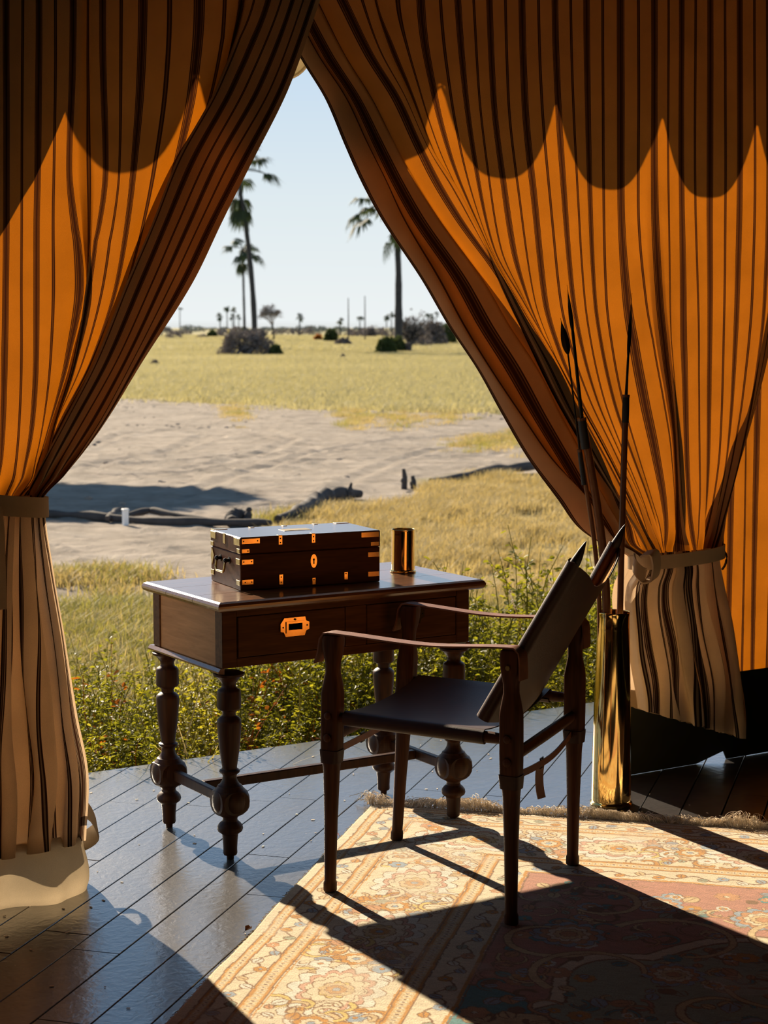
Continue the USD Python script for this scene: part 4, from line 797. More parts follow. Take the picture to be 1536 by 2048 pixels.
prof = [(.534, .029), (.528, .044), (.522, .043), (.516, .032), (.508, .026), (.500, .0205), (.492, .020), (.486, .023), (.482, .030), (.476, .0335), (.432, .034), (.427, .031), (.423, .022), (.416, .0185), (.409, .019), (.404, .027), (.398, .033), (.392, .0345), (.386, .034), (.36, .0325), (.32, .029),
        (.28, .0235), (.262, .0205), (.258, .022), (.255, .028), (.251, .0295), (.247, .027), (.243, .021), (.236, .0195), (.228, .021), (.220, .025), (.214, .029), (.211, .034), (.208, .035), (.204, .038),
        (.195, .0455), (.183, .049), (.168, .0505), (.152, .0485), (.140, .044), (.131, .037), (.126, .030), (.122, .023), (.116, .0205), (.110, .022), (.104, .029), (.096, .035), (.088, .0365), (.081, .034), (.076, .027), (.072, .0225), (.05, .0205), (.030, .0195), (.018, .020), (.013, .018), (.012, .011), (.0005, .010)]
bulb = [(.125, .018), (.131, .040), (.140, .050), (.152, .056), (.168, .058), (.183, .056), (.195, .049), (.206, .030)]
for (x_, y_) in ((.012, .010), (.766, .010), (.006, .396), (.752, .385)):
    col = lathe(prof[::-1], 28)
    lg = obj('leg', moved(col, (x_, y_, 0)), 'leg_wood', ds, smooth=35)
    A_ = manifold3d.Manifold(manifold3d.Mesh(np.asarray(lathe(bulb, 28).vertices, np.float32), np.asarray(lathe(bulb, 28).faces, np.uint32)))
    C_ = manifold3d.Manifold.cube([.085, .085, .2], True).translate([0, 0, .165]); D_ = (A_ ^ C_).to_mesh()
    obj('bulb', moved(trimesh.Trimesh(D_.vert_properties[:, :3], D_.tri_verts), (x_, y_, 0)), 'leg_wood', lg, smooth=30)
obj('side_stretcher', cbox((.000, .050, .150), (.022, .356, .181), .003), 'leg_wood', ds)
obj('side_stretcher', cbox((.749, .050, .150), (.771, .346, .181), .003), 'leg_wood', ds)
obj('long_stretcher', cbox((.0225, .190, .152), (.7485, .214, .180), .003), 'leg_wood', ds)

# ------------------------------------------------------------------ campaign chest on the desk
CB = V(.119, .140, TOPZ + .0005); CL, CW, CH1, CH2 = .440, .240, .103, .049
bx = thing('campaign_chest', 'brass-bound dark wooden campaign chest lying on the writing desk', 'chest', CB, math.radians(-6.2))
obj('body', cbox((0, 0, 0), (CL, CW, CH1), .002), 'chest_wood', bx)
lid = obj('lid', cbox((-.001, -.001, CH1 + .0012), (CL + .001, CW + .001, CH1 + CH2), .0025), 'chest_wood', bx)
obj('lid_top', cbox((.001, .001, CH1 + CH2 - .0006), (CL - .001, CW - .001, CH1 + CH2 + .0003), .0003), 'lid_wood', lid)
obj('lid_groove', cbox((.004, .004, CH1 - .0005), (CL - .004, CW - .004, CH1 + .002), .0005), 'slot_dark', bx)
def plate_f(u0, u1, z0, z1, m='brass'): obj('brass_strap', cbox((u0 * CL, -.0022, z0), (u1 * CL, -.0002, z1), .0006), m, bx)
def plate_s(t0, t1, z0, z1): obj('end_strap', cbox((-.0024, t0 * CW, z0), (-.0004, t1 * CW, z1), .0006), 'aged_brass', bx)
HT = CH1 + CH2
plate_f(.008, .135, HT - .019, HT - .0035); plate_f(.008, .062, CH1 + .004, CH1 + .016); plate_f(.008, .088, CH1 - .029, CH1 - .014); plate_f(.008, .088, .016, .031)
plate_f(.265, .292, HT - .026, HT + .0006); plate_f(.500, .527, HT - .026, HT + .0006); plate_f(.735, .762, .012, .035)
plate_f(.268, .296, .010, .040); plate_f(.503, .528, .004, .024)
plate_f(.86, .992, HT - .019, HT - .0035); plate_f(.93, .992, CH1 + .004, CH1 + .016); plate_f(.91, .992, CH1 - .029, CH1 - .014); plate_f(.91, .992, .016, .031)
for u_, z_ in ((.02, HT - .011), (.118, HT - .011), (.05, CH1 + .010), (.02, CH1 - .021), (.075, CH1 - .021), (.03, .023), (.075, .023), (.278, HT - .008), (.278, HT - .020), (.513, HT - .008), (.513, HT - .020), (.282, .032), (.282, .017), (.748, .030), (.515, .018)):
    s_ = lathe([(0, .0022), (.0006, .0018)], 8); s_.apply_transform(np.array([[1, 0, 0, u_ * CL], [0, 0, -1, -.0023], [0, 1, 0, z_], [0, 0, 0, 1.]])); obj('screw', s_, 'dark_metal', bx)
plate_s(.01, .20, HT - .024, HT - .0035); plate_s(.82, .99, HT - .024, HT - .0035); plate_s(.49, .56, HT - .030, HT + .0005); plate_s(.01, .10, CH1 + .003, CH1 + .016); plate_s(.90, .99, CH1 + .003, CH1 + .016)
plate_s(.01, .13, CH1 - .030, CH1 - .013); plate_s(.01, .12, .014, .028); plate_s(.89, .99, .020, .035)
obj('end_diamond', hull([(-.0024 + a, (.94 + dy) * CW, CH1 - .028 + dz) for a in (0, .002) for dy, dz in ((-.06, .004), (0, .026), (.05, .0), (0, -.026))]), 'aged_brass', bx)
es = affinity.scale(Polygon([(math.cos(t) * .010, math.sin(t) * .020) for t in np.linspace(0, 2 * PI, 28)[:-1]]), 1, 1).difference(Polygon([(math.cos(t) * .0032, math.sin(t) * .0035 + .004) for t in np.linspace(0, 2 * PI, 14)[:-1]]).union(sbox(-.0017, -.009, .0017, .004)))
em = trimesh.creation.extrude_polygon(es, .002, engine='earcut'); em.apply_transform(np.array([[1, 0, 0, .515 * CL], [0, 0, -1, -.0003], [0, 1, 0, CH1 - .030], [0, 0, 0, 1.]])); obj('escutcheon', em, 'brass', bx)
obj('keyhole', cbox((.515 * CL - .006, -.0008, CH1 - .044), (.515 * CL + .006, -.0002, CH1 - .016), .0002), 'slot_dark', bx)
hd = thing  # end handle: two posts and a bail
hp = [V(-.012, .66 * CW, CH1 - .026), V(-.012, .37 * CW, CH1 - .026)]
hbail = obj('handle', tube(smooth_path([hp[0] + V(0, 0, 0), hp[0] + V(-.004, 0, -.022), hp[0] + V(-.005, -.010, -.034), hp[1] + V(-.005, .010, -.034), hp[1] + V(-.004, 0, -.022), hp[1]], 26), .0034, 8), 'aged_brass', bx, smooth=60)
for p in hp:
    k_ = lathe([(0, .010), (.002, .010), (.003, .005), (.009, .005), (.011, .008), (.016, .007), (.019, .003)], 14); k_.apply_transform(np.array([[0, 0, -1, 0], [1, 0, 0, p[1]], [0, 1, 0, p[2]], [0, 0, 0, 1.]])); obj('handle_post', k_, 'dark_metal', bx, smooth=40)
obj('name_plate', cbox((.40 * CL, .40 * CW, HT - .0005), (.60 * CL, .60 * CW, HT + .0012), .0006), 'dull_brass', bx)
for u0, u1, y0, y1 in ((.27, .30, .93, 1.0), (.51, .54, .93, 1.0), (.74, .77, .93, 1.0), (.0, .10, .90, 1.0), (.90, 1, .90, 1.0), (.265, .292, 0, .05), (.5, .527, 0, .05)): obj('top_strap', cbox((u0 * CL, y0 * CW, HT - .0004), (u1 * CL, y1 * CW, HT + .0016), .0005), 'brass', bx)

# ------------------------------------------------------------------ small brass shell case on the desk
cu = thing('brass_cup', 'small polished brass shell case standing on the desk beside the chest', 'cup', (.727, .232, TOPZ))
obj('body', lathe([(.0002, .036), (.0015, .0405), (.0055, .0405), (.007, .0375), (.0105, .0362), (.04, .0360), (.127, .0352), (.1300, .0362), (.1322, .0362), (.1328, .0350), (.1315, .0335), (.06, .0335), (.010, .0335), (.0095, .001)], 48), 'polished_brass', cu, smooth=35)

# ------------------------------------------------------------------ tall shell case with spears
SB = V(1.287, -.099, .0)
sh = thing('shell_case', 'tall polished brass shell case standing on the floor behind the chair holding spears', 'shell case', SB)
obj('body', lathe([(.0005, .060), (.002, .0655), (.008, .066), (.010, .064), (.0125, .0610), (.018, .0618), (.30, .0575), (.53, .0505), (.552, .0495), (.556, .0500), (.560, .0494), (.590, .0490), (.600, .0505), (.606, .0505), (.6075, .0490), (.604, .0472), (.3, .0545), (.02, .058), (.018, .001)], 64), 'polished_brass', sh, smooth=35)
obj('foot_plate', lathe([(-.0, .0595), (.0006, .0595)], 40), 'dark_metal', sh)
def spear(label, base, spots_, Y, r0, r1, wrapz, seed, blade_w, blade_l):
    """spots_: photo spots of shaft end, blade foot and tip, read in the plane Y."""
    a_ = at_y(*base, Y); sft, foot, tip = [at_y(*s_, Y) for s_ in spots_]
    b0 = SB + V((a_[0] - SB[0]) * .75, (a_[1] - SB[1]) * .7, .02); t = thing('spear', label, 'spear', b0, group=None)
    L_ = lambda p: p - b0
    obj('shaft', tube(smooth_path([L_(b0), L_(a_), L_(sft)], 24), np.linspace(r0, r1, 24), 12), 'spear_wood', t, smooth=60)
    d_ = (a_ - b0) / np.linalg.norm(a_ - b0); u_ = (sft - a_) / np.linalg.norm(sft - a_)
    w0 = sft - u_ * wrapz; obj('binding', tube([L_(w0), L_(w0 + u_ * wrapz * .5), L_(sft + u_ * .004)], [r1 * 1.14, r1 * 1.18, r1 * 1.10], 12), 'black_binding', t, smooth=60)
    obj('collar', tube([L_(sft + u_ * .002), L_(sft + u_ * .010)], r1 * 1.22, 12), 'spear_wood', t)
    obj('shank', tube([L_(sft), L_((sft + foot) / 2), L_(foot), L_(foot + (tip - foot) * .3)], [r1 * .55, r1 * .42, r1 * .40, r1 * .2], 8), 'dark_metal', t, smooth=60)
    u2 = (tip - foot) / np.linalg.norm(tip - foot); n_ = np.cross(u2, FWD0); n_ /= np.linalg.norm(n_); f_ = np.cross(n_, u2); R_ = []; Lb = np.linalg.norm(tip - foot)
    for q_ in np.linspace(0, 1, 14):
        w_ = max(blade_w * (math.sin(PI * min(1, q_ * 1.05 + .04) ** .72)) if q_ < .95 else blade_w * .12 * (1 - q_) * 20, .0006); c_ = L_(foot + u2 * Lb * q_); R_.append([c_ - n_ * w_, c_ - f_ * .0028, c_ + n_ * w_, c_ + f_ * .0028])
    obj('blade', capped(np.array(R_)), 'dark_metal', t)
    return t
spear('spear with a broad leaf-shaped blade, leftmost in the brass shell case', (1199, 1224), [(1160, 905), (1136, 708), (1121, 636)], -.085, .0085, .0065, .10, 1, .0125, .1)
spear('thick spear with a long slim blade, middle one in the brass shell case', (1213, 1224), [(1164, 842), (1146, 668), (1134, 570)], -.105, .0145, .0120, .085, 2, .0065, .1)
spear('spear standing almost upright at the right of the brass shell case', (1240, 1224), [(1252, 796), (1256, 720), (1264, 586)], -.115, .0105, .0095, .075, 3, .0060, .1)

# ------------------------------------------------------------------ safari chair
ch = thing('safari_chair', 'dark wooden safari chair with leather seat, sling back and strap arms on the rug', 'chair')
NL, FL_, NR, FR = [(V(.092, -.406, 0), V(.105, -.406, .690)), (V(.495, -.097, 0), V(.543, -.097, .690)), (V(.341, -.871, 0), V(.336, -.871, .700)), (V(.777, -.558, 0), V(.779, -.558, .690))][0:4]
RUGT = .0075
cf = V(NL[0][0] + FL_[0][0] - NR[0][0] - FR[0][0], NL[0][1] + FL_[0][1] - NR[0][1] - FR[0][1], 0); cf /= np.linalg.norm(cf); cs = V(cf[1], -cf[0], 0)   # forward, towards the far side
def lp(leg, z_): a_, b_ = leg; return a_ + (b_ - a_) * (z_ / b_[2])
for leg, rear in ((NL, 0), (FL_, 0), (NR, 1), (FR, 1)):
    H_ = leg[1][2]; rows = []
    for z_, wf_, ws_, e_ in ((RUGT + .0005, .032, .032, 2), (RUGT + .003, .036, .036, 2), (.030, .036, .036, 2), (.036, .031, .031, 2), (.20, .036, .036, 2), (.33, .043, .043, 2.2), (.362, .047, .045, 3), (.368, .051, .046, 5), (.44, .052, .046, 6), (.535, .052, .045, 6), (.560, .047, .042, 4), (.590, .037, .037, 3), (.612, .037, .037, 3), (.634, .045, .040, 4), (.655, .050, .042, 5), (H_ - .014, .051, .042, 6), (H_ - .004, .046, .038, 5), (H_, .036, .030, 4)):
        rows.append((lp(leg, z_), wf_, ws_, e_))
    lg = obj('leg', loft(rows, cf, cs, 24), 'chair_wood', ch, smooth=32)
    obj('leg_strap', loft([(lp(leg, .352), .053, .050, 3.5), (lp(leg, .386), .056, .051, 5)], cf, cs, 24), 'leather', lg, smooth=32)
    o_ = -cs if (leg is NL or leg is NR) else cs
    for z_, r_ in ((.42, .011), (.478, .010)):
        c_ = lp(leg, z_) + o_ * .022; obj('peg', tube([c_, c_ + o_ * .006, c_ + o_ * .008], [r_, r_, r_ * .6], 12), 'chair_wood', lg, smooth=40)
    if rear: c_ = lp(leg, .655) + o_ * .018; obj('bolt', tube([c_, c_ + o_ * .007], [.007, .006], 10), 'aged_brass', lg)
def rail(a_, b_, r_, flat=1.0, ins=.018): d_ = (b_ - a_) / np.linalg.norm(b_ - a_); return tube([a_ + d_ * ins, a_ + d_ * .06, (a_ + b_) / 2, b_ - d_ * .06, b_ - d_ * ins], [r_ * .8, r_ * .95, r_, r_ * .95, r_ * .8], 14, flat)
SZ = .472
obj('side_rail', rail(lp(NL, SZ), lp(NR, SZ), .0155), 'chair_wood', ch, smooth=60); obj('side_rail', rail(lp(FL_, SZ), lp(FR, SZ), .0155), 'chair_wood', ch, smooth=60)
obj('front_rail', rail(lp(NL, .418), lp(FL_, .418), .013, 1.25), 'chair_wood', ch, smooth=60); obj('rear_rail', rail(lp(NR, .427), lp(FR, .427), .013, 1.25), 'chair_wood', ch, smooth=60)
# leather seat wrapped round both side rails
def sling(pa0, pa1, pb0, pb1, up, r_, sag, t0, t1, th=.0028, nl=26, edge=None, wrap=4.4):
    """sheet between rail a (pa0-pa1) and rail b, wrapped round both; up: its visible side."""
    L_ = []
    for q_ in np.linspace(t0, t1, nl):
        A_, B_ = pa0 + (pa1 - pa0) * q_, pb0 + (pb1 - pb0) * q_
        ac = (B_ - A_); ac = ac / np.linalg.norm(ac)
        pr = [A_ + up * r_ * math.cos(k_) - ac * r_ * math.sin(k_) for k_ in np.linspace(wrap, 0, 10)]
        for k_ in np.linspace(0, 1, 14)[1:-1]: pr.append(A_ + (B_ - A_) * k_ + up * (r_ - sag * math.sin(PI * k_) ** .8 * (1 if not callable(edge) else edge(q_))))
        pr += [B_ + up * r_ * math.cos(k_) + ac * r_ * math.sin(k_) for k_ in np.linspace(0, wrap, 10)]
        L_.append(pr)
    P_ = np.array(L_); n1 = np.gradient(P_, axis=0); n2 = np.gradient(P_, axis=1); N_ = np.cross(n2, n1); N_ /= np.linalg.norm(N_, axis=2, keepdims=True) + 1e-9
    if (N_[:, 16] @ up).mean() < 0: N_ = -N_
    return P_, P_ + N_ * th
def sheet(P0, P1):
    v0, q0 = grid(P0); v1, q1 = grid(P1); n, m_ = P0.shape[:2]; o_ = len(v0); f_ = [q0, q1[:, ::-1] + o_]
    I = np.arange(n * m_).reshape(n, m_); bd = np.r_[I[0, :-1], I[:-1, -1], I[-1, :0:-1], I[:0:-1, 0]]; nx = np.roll(bd, -1)
    f_.append(np.stack([nx, bd, bd + o_, nx + o_], 1)); t_ = tri(np.vstack([v0, v1]), np.vstack(f_))
    if t_.volume < 0: t_.invert()
    return t_
P0, P1 = sling(lp(NL, SZ), lp(NR, SZ), lp(FL_, SZ), lp(FR, SZ), V(0, 0, 1), .0165, .020, .075, .86)
st_ = obj('seat', sheet(P0, P1), 'leather', ch, smooth=50)
# back: two horn-tipped poles pivoting on the rear posts, leather sling between them
def pole(post, side, zt, zb, bt, bb):
    pv = lp(post, .655) + side * .030; top_ = pv - cf * bt + V(0, 0, zt - .655); bot = pv + cf * bb - V(0, 0, .655 - zb); return bot, top_
nb_, nt_ = pole(NR, cs, .965, .485, .180, .105); fb_, ft_ = pole(FR, -cs, .955, .455, .150, .125)
for kb, (b_, t_2) in enumerate(((nb_, nt_), (fb_, ft_))):
    u_ = (t_2 - b_) / np.linalg.norm(t_2 - b_)
    pl_ = obj('back_pole', tube([b_ + u_ * .06, (b_ + t_2) / 2, t_2 - u_ * .058], [.011, .0125, .0115], 12), 'chair_wood', ch, smooth=60)
    obj('horn_tip', tube(smooth_path([t_2 - u_ * .062, t_2 - u_ * .04, t_2 - u_ * .018 + cf * .002, t_2 + V(0, 0, .006)], 10), np.array([.0135, .0130, .0122, .0112, .0098, .0084, .0068, .0050, .0032, .0008]), 12), 'horn', pl_, smooth=60)
    if kb: obj('horn_tip', tube(smooth_path([b_ + u_ * .085, b_ + u_ * .05, b_ + u_ * .02, b_ - V(0, 0, .004)], 10), np.array([.0130, .0125, .0118, .0108, .0094, .0080, .0064, .0048, .0030, .0008]), 12), 'horn', pl_, smooth=60)
bu = np.cross(nt_ - nb_, ft_ - nt_); bu /= np.linalg.norm(bu); bu = bu if bu @ cf > 0 else -bu
P0, P1 = sling(nb_, nt_, fb_, ft_, -bu, .0155, -.030, .055, .900, .003, 34, lambda q_: .6 + .7 * q_)
# the upper edge hangs in a shallow curve between the poles
ax_ = (nt_ - nb_) / np.linalg.norm(nt_ - nb_); qq = np.linspace(0, 1, P0.shape[0])[:, None]; mid = np.sin(PI * np.clip((np.arange(P0.shape[1]) - 9) / 13, 0, 1))[None, :]
dl = (-.062 * mid * np.clip((qq - .5) * 2, 0, 1) + .004 * np.sin(np.arange(P0.shape[1]) * 1.3)[None, :] * np.clip((qq - .8) * 5, 0, 1) - .012 * np.clip(1 - qq * 3, 0, 1) * mid)[..., None] * ax_
bs_ = obj('back_sling', sheet(P0 + dl, P1 + dl), 'leather', ch, smooth=50)
nn_ = (P1 - P0) / .003; obj('suede_side', sheet((P0 + dl)[1:-1, 2:-2] - nn_[1:-1, 2:-2] * .0016, (P0 + dl)[1:-1, 2:-2] - nn_[1:-1, 2:-2] * .0006), 'suede', bs_, smooth=50, label='tan inner side of the leather sling')
# strap arms
for fr_, re_, lab in ((NL, NR, 0), (FL_, FR, 1)):
    a_, b_ = fr_[1], re_[1]; d_ = (b_ - a_); d_ /= np.linalg.norm(d_); s_ = np.cross(d_, V(0, 0, 1)) * .021
    pts = smooth_path([a_ - d_ * .048 + V(0, 0, -.078), a_ - d_ * .036 + V(0, 0, -.045), a_ - d_ * .031 + V(0, 0, -.014), a_ - d_ * .014 + V(0, 0, .004), a_ + d_ * .02 + V(0, 0, .003), a_ + (b_ - a_) * .5 + V(0, 0, -.008), b_ - d_ * .02 + V(0, 0, .003), b_ + d_ * .014 + V(0, 0, .004), b_ + d_ * .031 + V(0, 0, -.014), b_ + d_ * .033 + V(0, 0, -.075)], 44)
    obj('arm_strap', ribbon(pts, s_, .0042), 'strap_leather', ch, smooth=50)
# buckled straps between the legs
def strap(a_, b_, sag, w_, buckle_t, tail):
    pts = smooth_path([a_, a_ + (b_ - a_) * .3 - V(0, 0, sag * .7), a_ + (b_ - a_) * .6 - V(0, 0, sag), b_], 16); d_ = (b_ - a_) / np.linalg.norm(b_ - a_)
    sp = obj('cross_strap', ribbon(pts, V(0, 0, w_), .003), 'strap_leather', ch, smooth=50); c_ = pts[int(buckle_t * 15)]
    n_ = np.cross(d_, V(0, 0, 1)); fr2 = sbox(-.013, -.014, .013, .014).difference(sbox(-.009, -.010, .009, .010)); bm = trimesh.creation.extrude_polygon(fr2, .003, engine='earcut')
    M = np.eye(4); M[:3, 0], M[:3, 1], M[:3, 2], M[:3, 3] = d_, V(0, 0, 1), -n_, c_ - n_ * .001; bm.apply_transform(M); obj('buckle', bm, 'dark_metal', sp)
    if tail: tl_ = smooth_path([c_ - n_ * .004, c_ + d_ * .006 + V(0, 0, -.03) - n_ * .010, c_ + d_ * .022 + V(0, 0, -.100) - n_ * .008], 10); obj('strap_tail', ribbon(tl_, d_ * .012 + RIGHT * .006, .003), 'strap_leather', sp, smooth=50)
strap(lp(NR, .378) + cs * .023, lp(FR, .378) - cs * .023, .022, .009, .52, True)
strap(lp(NL, .378) + cs * .023, lp(FL_, .378) - cs * .023, .006, .009, .45, False)

# ------------------------------------------------------------------ rug: woven pattern as colours of a fine mesh (a across from the left edge, b down from the fringe)
RC = V(.639, .278, 0); rb = V(-.7131, -.7011, 0); ra = V(.7011, -.7131, 0); RA, RB = 2.10, 2.9
av = np.r_[np.arange(0, 1.55, .0031), np.arange(1.55, RA + .01, .008)]; bv = np.r_[np.arange(0, 1.90, .0031), np.arange(1.90, RB + .01, .01)]
A2, B2 = np.meshgrid(av, bv)
CRM, ORG, ROSE, BLU, GRN, TEAL, BRN, TAN_, RUST, PALE, YEL = (.68, .58, .385), (.54, .25, .032), (.46, .21, .130), (.30, .36, .40), (.33, .36, .24), (.10, .25, .24), (.23, .115, .038), (.62, .45, .22), (.54, .27, .11), (.66, .64, .52), (.64, .48, .14)
wob = lambda s_, f_, k_: (fbm(np.stack([A2 * f_, B2 * f_, 0 * A2 + k_], -1), 3, k_) - .5) * s_
aw_, bw_ = A2 + wob(.010, 9, 1) + wob(.004, 60, 5), B2 + wob(.010, 9, 2) + wob(.004, 60, 6)
e1 = np.minimum(np.minimum(aw_, bw_), np.minimum(RA - aw_, RB - bw_)); l1 = np.where(aw_ < bw_, bw_, aw_)
C = np.zeros(A2.shape + (3,)); C[:] = CRM
def put(mask, col, k=1.0): C[mask] = C[mask] * (1 - k) + np.array(col) * k
fld = e1 > .585
put(fld, ROSE)
rngp = np.random.default_rng(9)
# field: big scalloped cream-edged medallion shapes on green
ca, cb = 1.22, 1.62
th = np.arctan2(bw_ - cb, aw_ - ca); rad = np.hypot((aw_ - ca) / .92, (bw_ - cb) / 1.12)
lob = .46 + .055 * np.abs(np.cos(th * 4 + .5)) + .02 * np.cos(th * 8)
put(fld & (rad < lob + .055), BRN); put(fld & (rad < lob + .047), CRM); put(fld & (rad < lob + .012), BRN); put(fld & (rad < lob + .004), GRN)
# teal corner pieces
r2 = np.hypot(aw_ - .60, bw_ - 1.60); put(fld & (r2 < .155), BRN); put(fld & (r2 < .147), TEAL)
r2 = np.hypot(aw_ - .74, (bw_ - 1.66) * 1.4); put(fld & (r2 < .10), BRN); put(fld & (r2 < .092), TAN_)
P_a, P_b = A2, B2
def window(c, R):
    i0, i1 = np.searchsorted(bv, [c[1] - R, c[1] + R]); j0, j1 = np.searchsorted(av, [c[0] - R, c[0] + R]); return slice(i0, i1), slice(j0, j1)
def local(c, R, rot, sx_=1., sy_=1.):
    w = window(c, R); x_, y_ = aw_[w] - c[0], bw_[w] - c[1]; cr, sr = math.cos(rot), math.sin(rot)
    return w, (cr * x_ + sr * y_) / sx_, (-sr * x_ + cr * y_) / sy_
def fill(w, mask, col): D_ = C[w]; D_[mask] = col
def flower(c, R, rot, cols, n=8, ln=.12, sx_=1., sy_=1.):
    w, x_, y_ = local(c, R * 1.5, rot, sx_, sy_)
    if x_.size == 0: return
    r_, t_ = np.hypot(x_, y_), np.arctan2(y_, x_)
    for q_, col in zip(np.linspace(1, .22, len(cols)), cols):
        pet = R * q_ * (.80 + .20 * np.abs(np.cos(t_ * n / 2 + q_ * 3))); fill(w, r_ < pet + R * ln * .55, BRN); fill(w, r_ < pet, col)
def leaf(c, L, rot, col, fat=.36):
    w, x_, y_ = local(c, L, rot); 
    if x_.size == 0: return
    hw = fat * L * np.clip(1 - (x_ / (L * .5)) ** 2, 0, 1) ** .8; fill(w, (np.abs(y_) < hw + .0035) & (np.abs(x_) < L * .53), BRN); fill(w, np.abs(y_) < hw - .0005, col); fill(w, (np.abs(y_) < .0018) & (np.abs(x_) < L * .4), BRN)
def curl(c, R, rot, col, th_=.010, turn=4.2, sgn=1):
    w, x_, y_ = local(c, R * 1.3, rot)
    if x_.size == 0: return
    y_ = y_ * sgn; r_, t_ = np.hypot(x_, y_), np.mod(np.arctan2(y_, x_), 2 * PI); rs = R * (1 - .55 * t_ / (2 * PI)); d_ = np.abs(r_ - rs); ok = t_ < turn; tp_ = th_ * (1.0 - .5 * t_ / turn)
    fill(w, ok & (d_ < tp_ + .0034), BRN); fill(w, ok & (d_ < tp_), col)
def vine(pa, pb, amp_, wl, ph_, col, th_=.003):   # wavy stem from point to point
    d_ = np.array(pb) - pa; L_ = np.hypot(*d_); d_ /= L_; x_ = (aw_ - pa[0]) * d_[0] + (bw_ - pa[1]) * d_[1]; y_ = -(aw_ - pa[0]) * d_[1] + (bw_ - pa[1]) * d_[0]
    f_ = y_ - amp_ * np.sin(x_ / wl * 2 * PI + ph_); put((x_ > 0) & (x_ < L_) & (np.abs(f_) < th_ * 1.6) & (np.abs(y_) < amp_ + .02), col)
# main border: medallions with curling vines between, the same along both edges
def border_frame(l_, side):            # l: distance along the border; side 0 = left edge, 1 = fringe edge; y across
    return (lambda y_: (y_, l_)) if side == 0 else (lambda y_: (l_, y_))
PER = .40
for side, Lmax in ((0, 2.0), (1, 1.45)):
    pa, pb = ((.305, .17), (.305, 2.0)) if side == 0 else ((.17, .305), (1.5, .305))
    vine(pa, pb, .075, PER * .5, .4, BRN, .003); vine(pa, pb, .055, PER * .25, 1.4, RUST, .0022)
    k = 0; l_ = .75 if side == 0 else .80
    ls = np.arange(l_ - 2 * PER, Lmax + .2, PER)
    for l_ in ls:
        if l_ < .22: continue
        at = border_frame(l_, side); rot = 0 if side == 0 else PI / 2
        flower(at(.305), .145, rot, (PALE, CRM), 14, .05, .78, 1.12); flower(at(.305), .116, rot, ((.58, .34, .22), CRM), 12, .06, .74, 1.12); flower(at(.305), .098, rot, (CRM, TAN_), 12, .06, .74, 1.12); flower(at(.305), .080, rot, (CRM, YEL, BLU), 9, .08, .8, 1.05); flower(at(.305), .042, rot, (TAN_, ORG, BLU), 8, .1)
        for dl_, dy_ in ((-.15, .07), (.15, -.07), (-.15, -.08), (.15, .08)):
            q_ = border_frame(l_ + dl_, side)(.305 + dy_); flower(q_, .026, rngp.uniform(0, 6), [(BLU, ORG), (ORG, CRM), (RUST, BLU), (PALE, RUST)][rngp.integers(4)], 6, .16)
        for _ in range(34):
            q_ = border_frame(l_ + PER / 2 + rngp.uniform(-.13, .13), side)(rngp.uniform(.18, .43)); curl(q_, rngp.uniform(.016, .045), rngp.uniform(0, 6), [TAN_, CRM, PALE, TAN_, YEL, CRM, ORG][rngp.integers(7)], .0062, 4.2, rngp.choice([-1, 1]))
        for _ in range(22):
            q_ = border_frame(l_ + PER / 2 + rngp.uniform(-.12, .12), side)(rngp.uniform(.18, .43)); leaf(q_, rngp.uniform(.022, .048), rngp.uniform(0, 6), [ORG, BLU, TAN_, RUST, PALE, GRN][rngp.integers(6)])
        q_ = border_frame(l_ + PER / 2, side)(.30); flower(q_, .040, rot, (ORG, CRM, BLU), 8, .1)
# narrow flower strips
for y0, y1 in ((.062, .120), (.503, .575)):
    for side, Lmax in ((0, 2.0), (1, 1.45)):
        ym = (y0 + y1) / 2; pa, pb = ((ym, y0), (ym, 2.0)) if side == 0 else ((y0, ym), (1.5, ym)); vine(pa, pb, .016, .11, 0, BRN, .0022)
        for n_, l_ in enumerate(np.arange(y1 + .03, Lmax, .055)):
            q_ = border_frame(l_ + rngp.uniform(-.006, .006), side)(ym + .012 * (-1) ** n_)
            if n_ % 3 == 0: flower(q_, .017, rngp.uniform(0, 6), [(BLU, RUST), (RUST, CRM), (ORG, BLU)][n_ // 3 % 3], 6, .18)
            else: leaf(q_, .034, rngp.uniform(0, 6), [TAN_, BLU, GRN, ORG, PALE][rngp.integers(5)])
# guard stripes: double orange lines with small beads between
for y0, y1 in ((.030, .058), (.124, .162), (.446, .488)):
    band = (e1 > y0) & (e1 < y1); put(band, TAN_); w3 = (y1 - y0) * .16
    put(band & ((e1 < y0 + w3) | (e1 > y1 - w3)), ORG); put((np.abs(e1 - y0 + .0018) < .0018) | (np.abs(e1 - y1 - .0018) < .0018), BRN)
    md = (y0 + y1) / 2; cyc = (l1 / .017) % 1 - .5; put(band & ((np.abs(e1 - md) / ((y1 - y0) * .24)) ** 2 + (cyc / .36) ** 2 < 1), CRM); put(band & ((np.abs(e1 - md) / ((y1 - y0) * .11)) ** 2 + (cyc / .16) ** 2 < 1), BRN)
put((np.abs(e1 - .580) < .0045), ORG); put((np.abs(e1 - .589) < .0022), BRN); put((np.abs(e1 - .170) < .002), ORG); put((np.abs(e1 - .440) < .002), ORG)
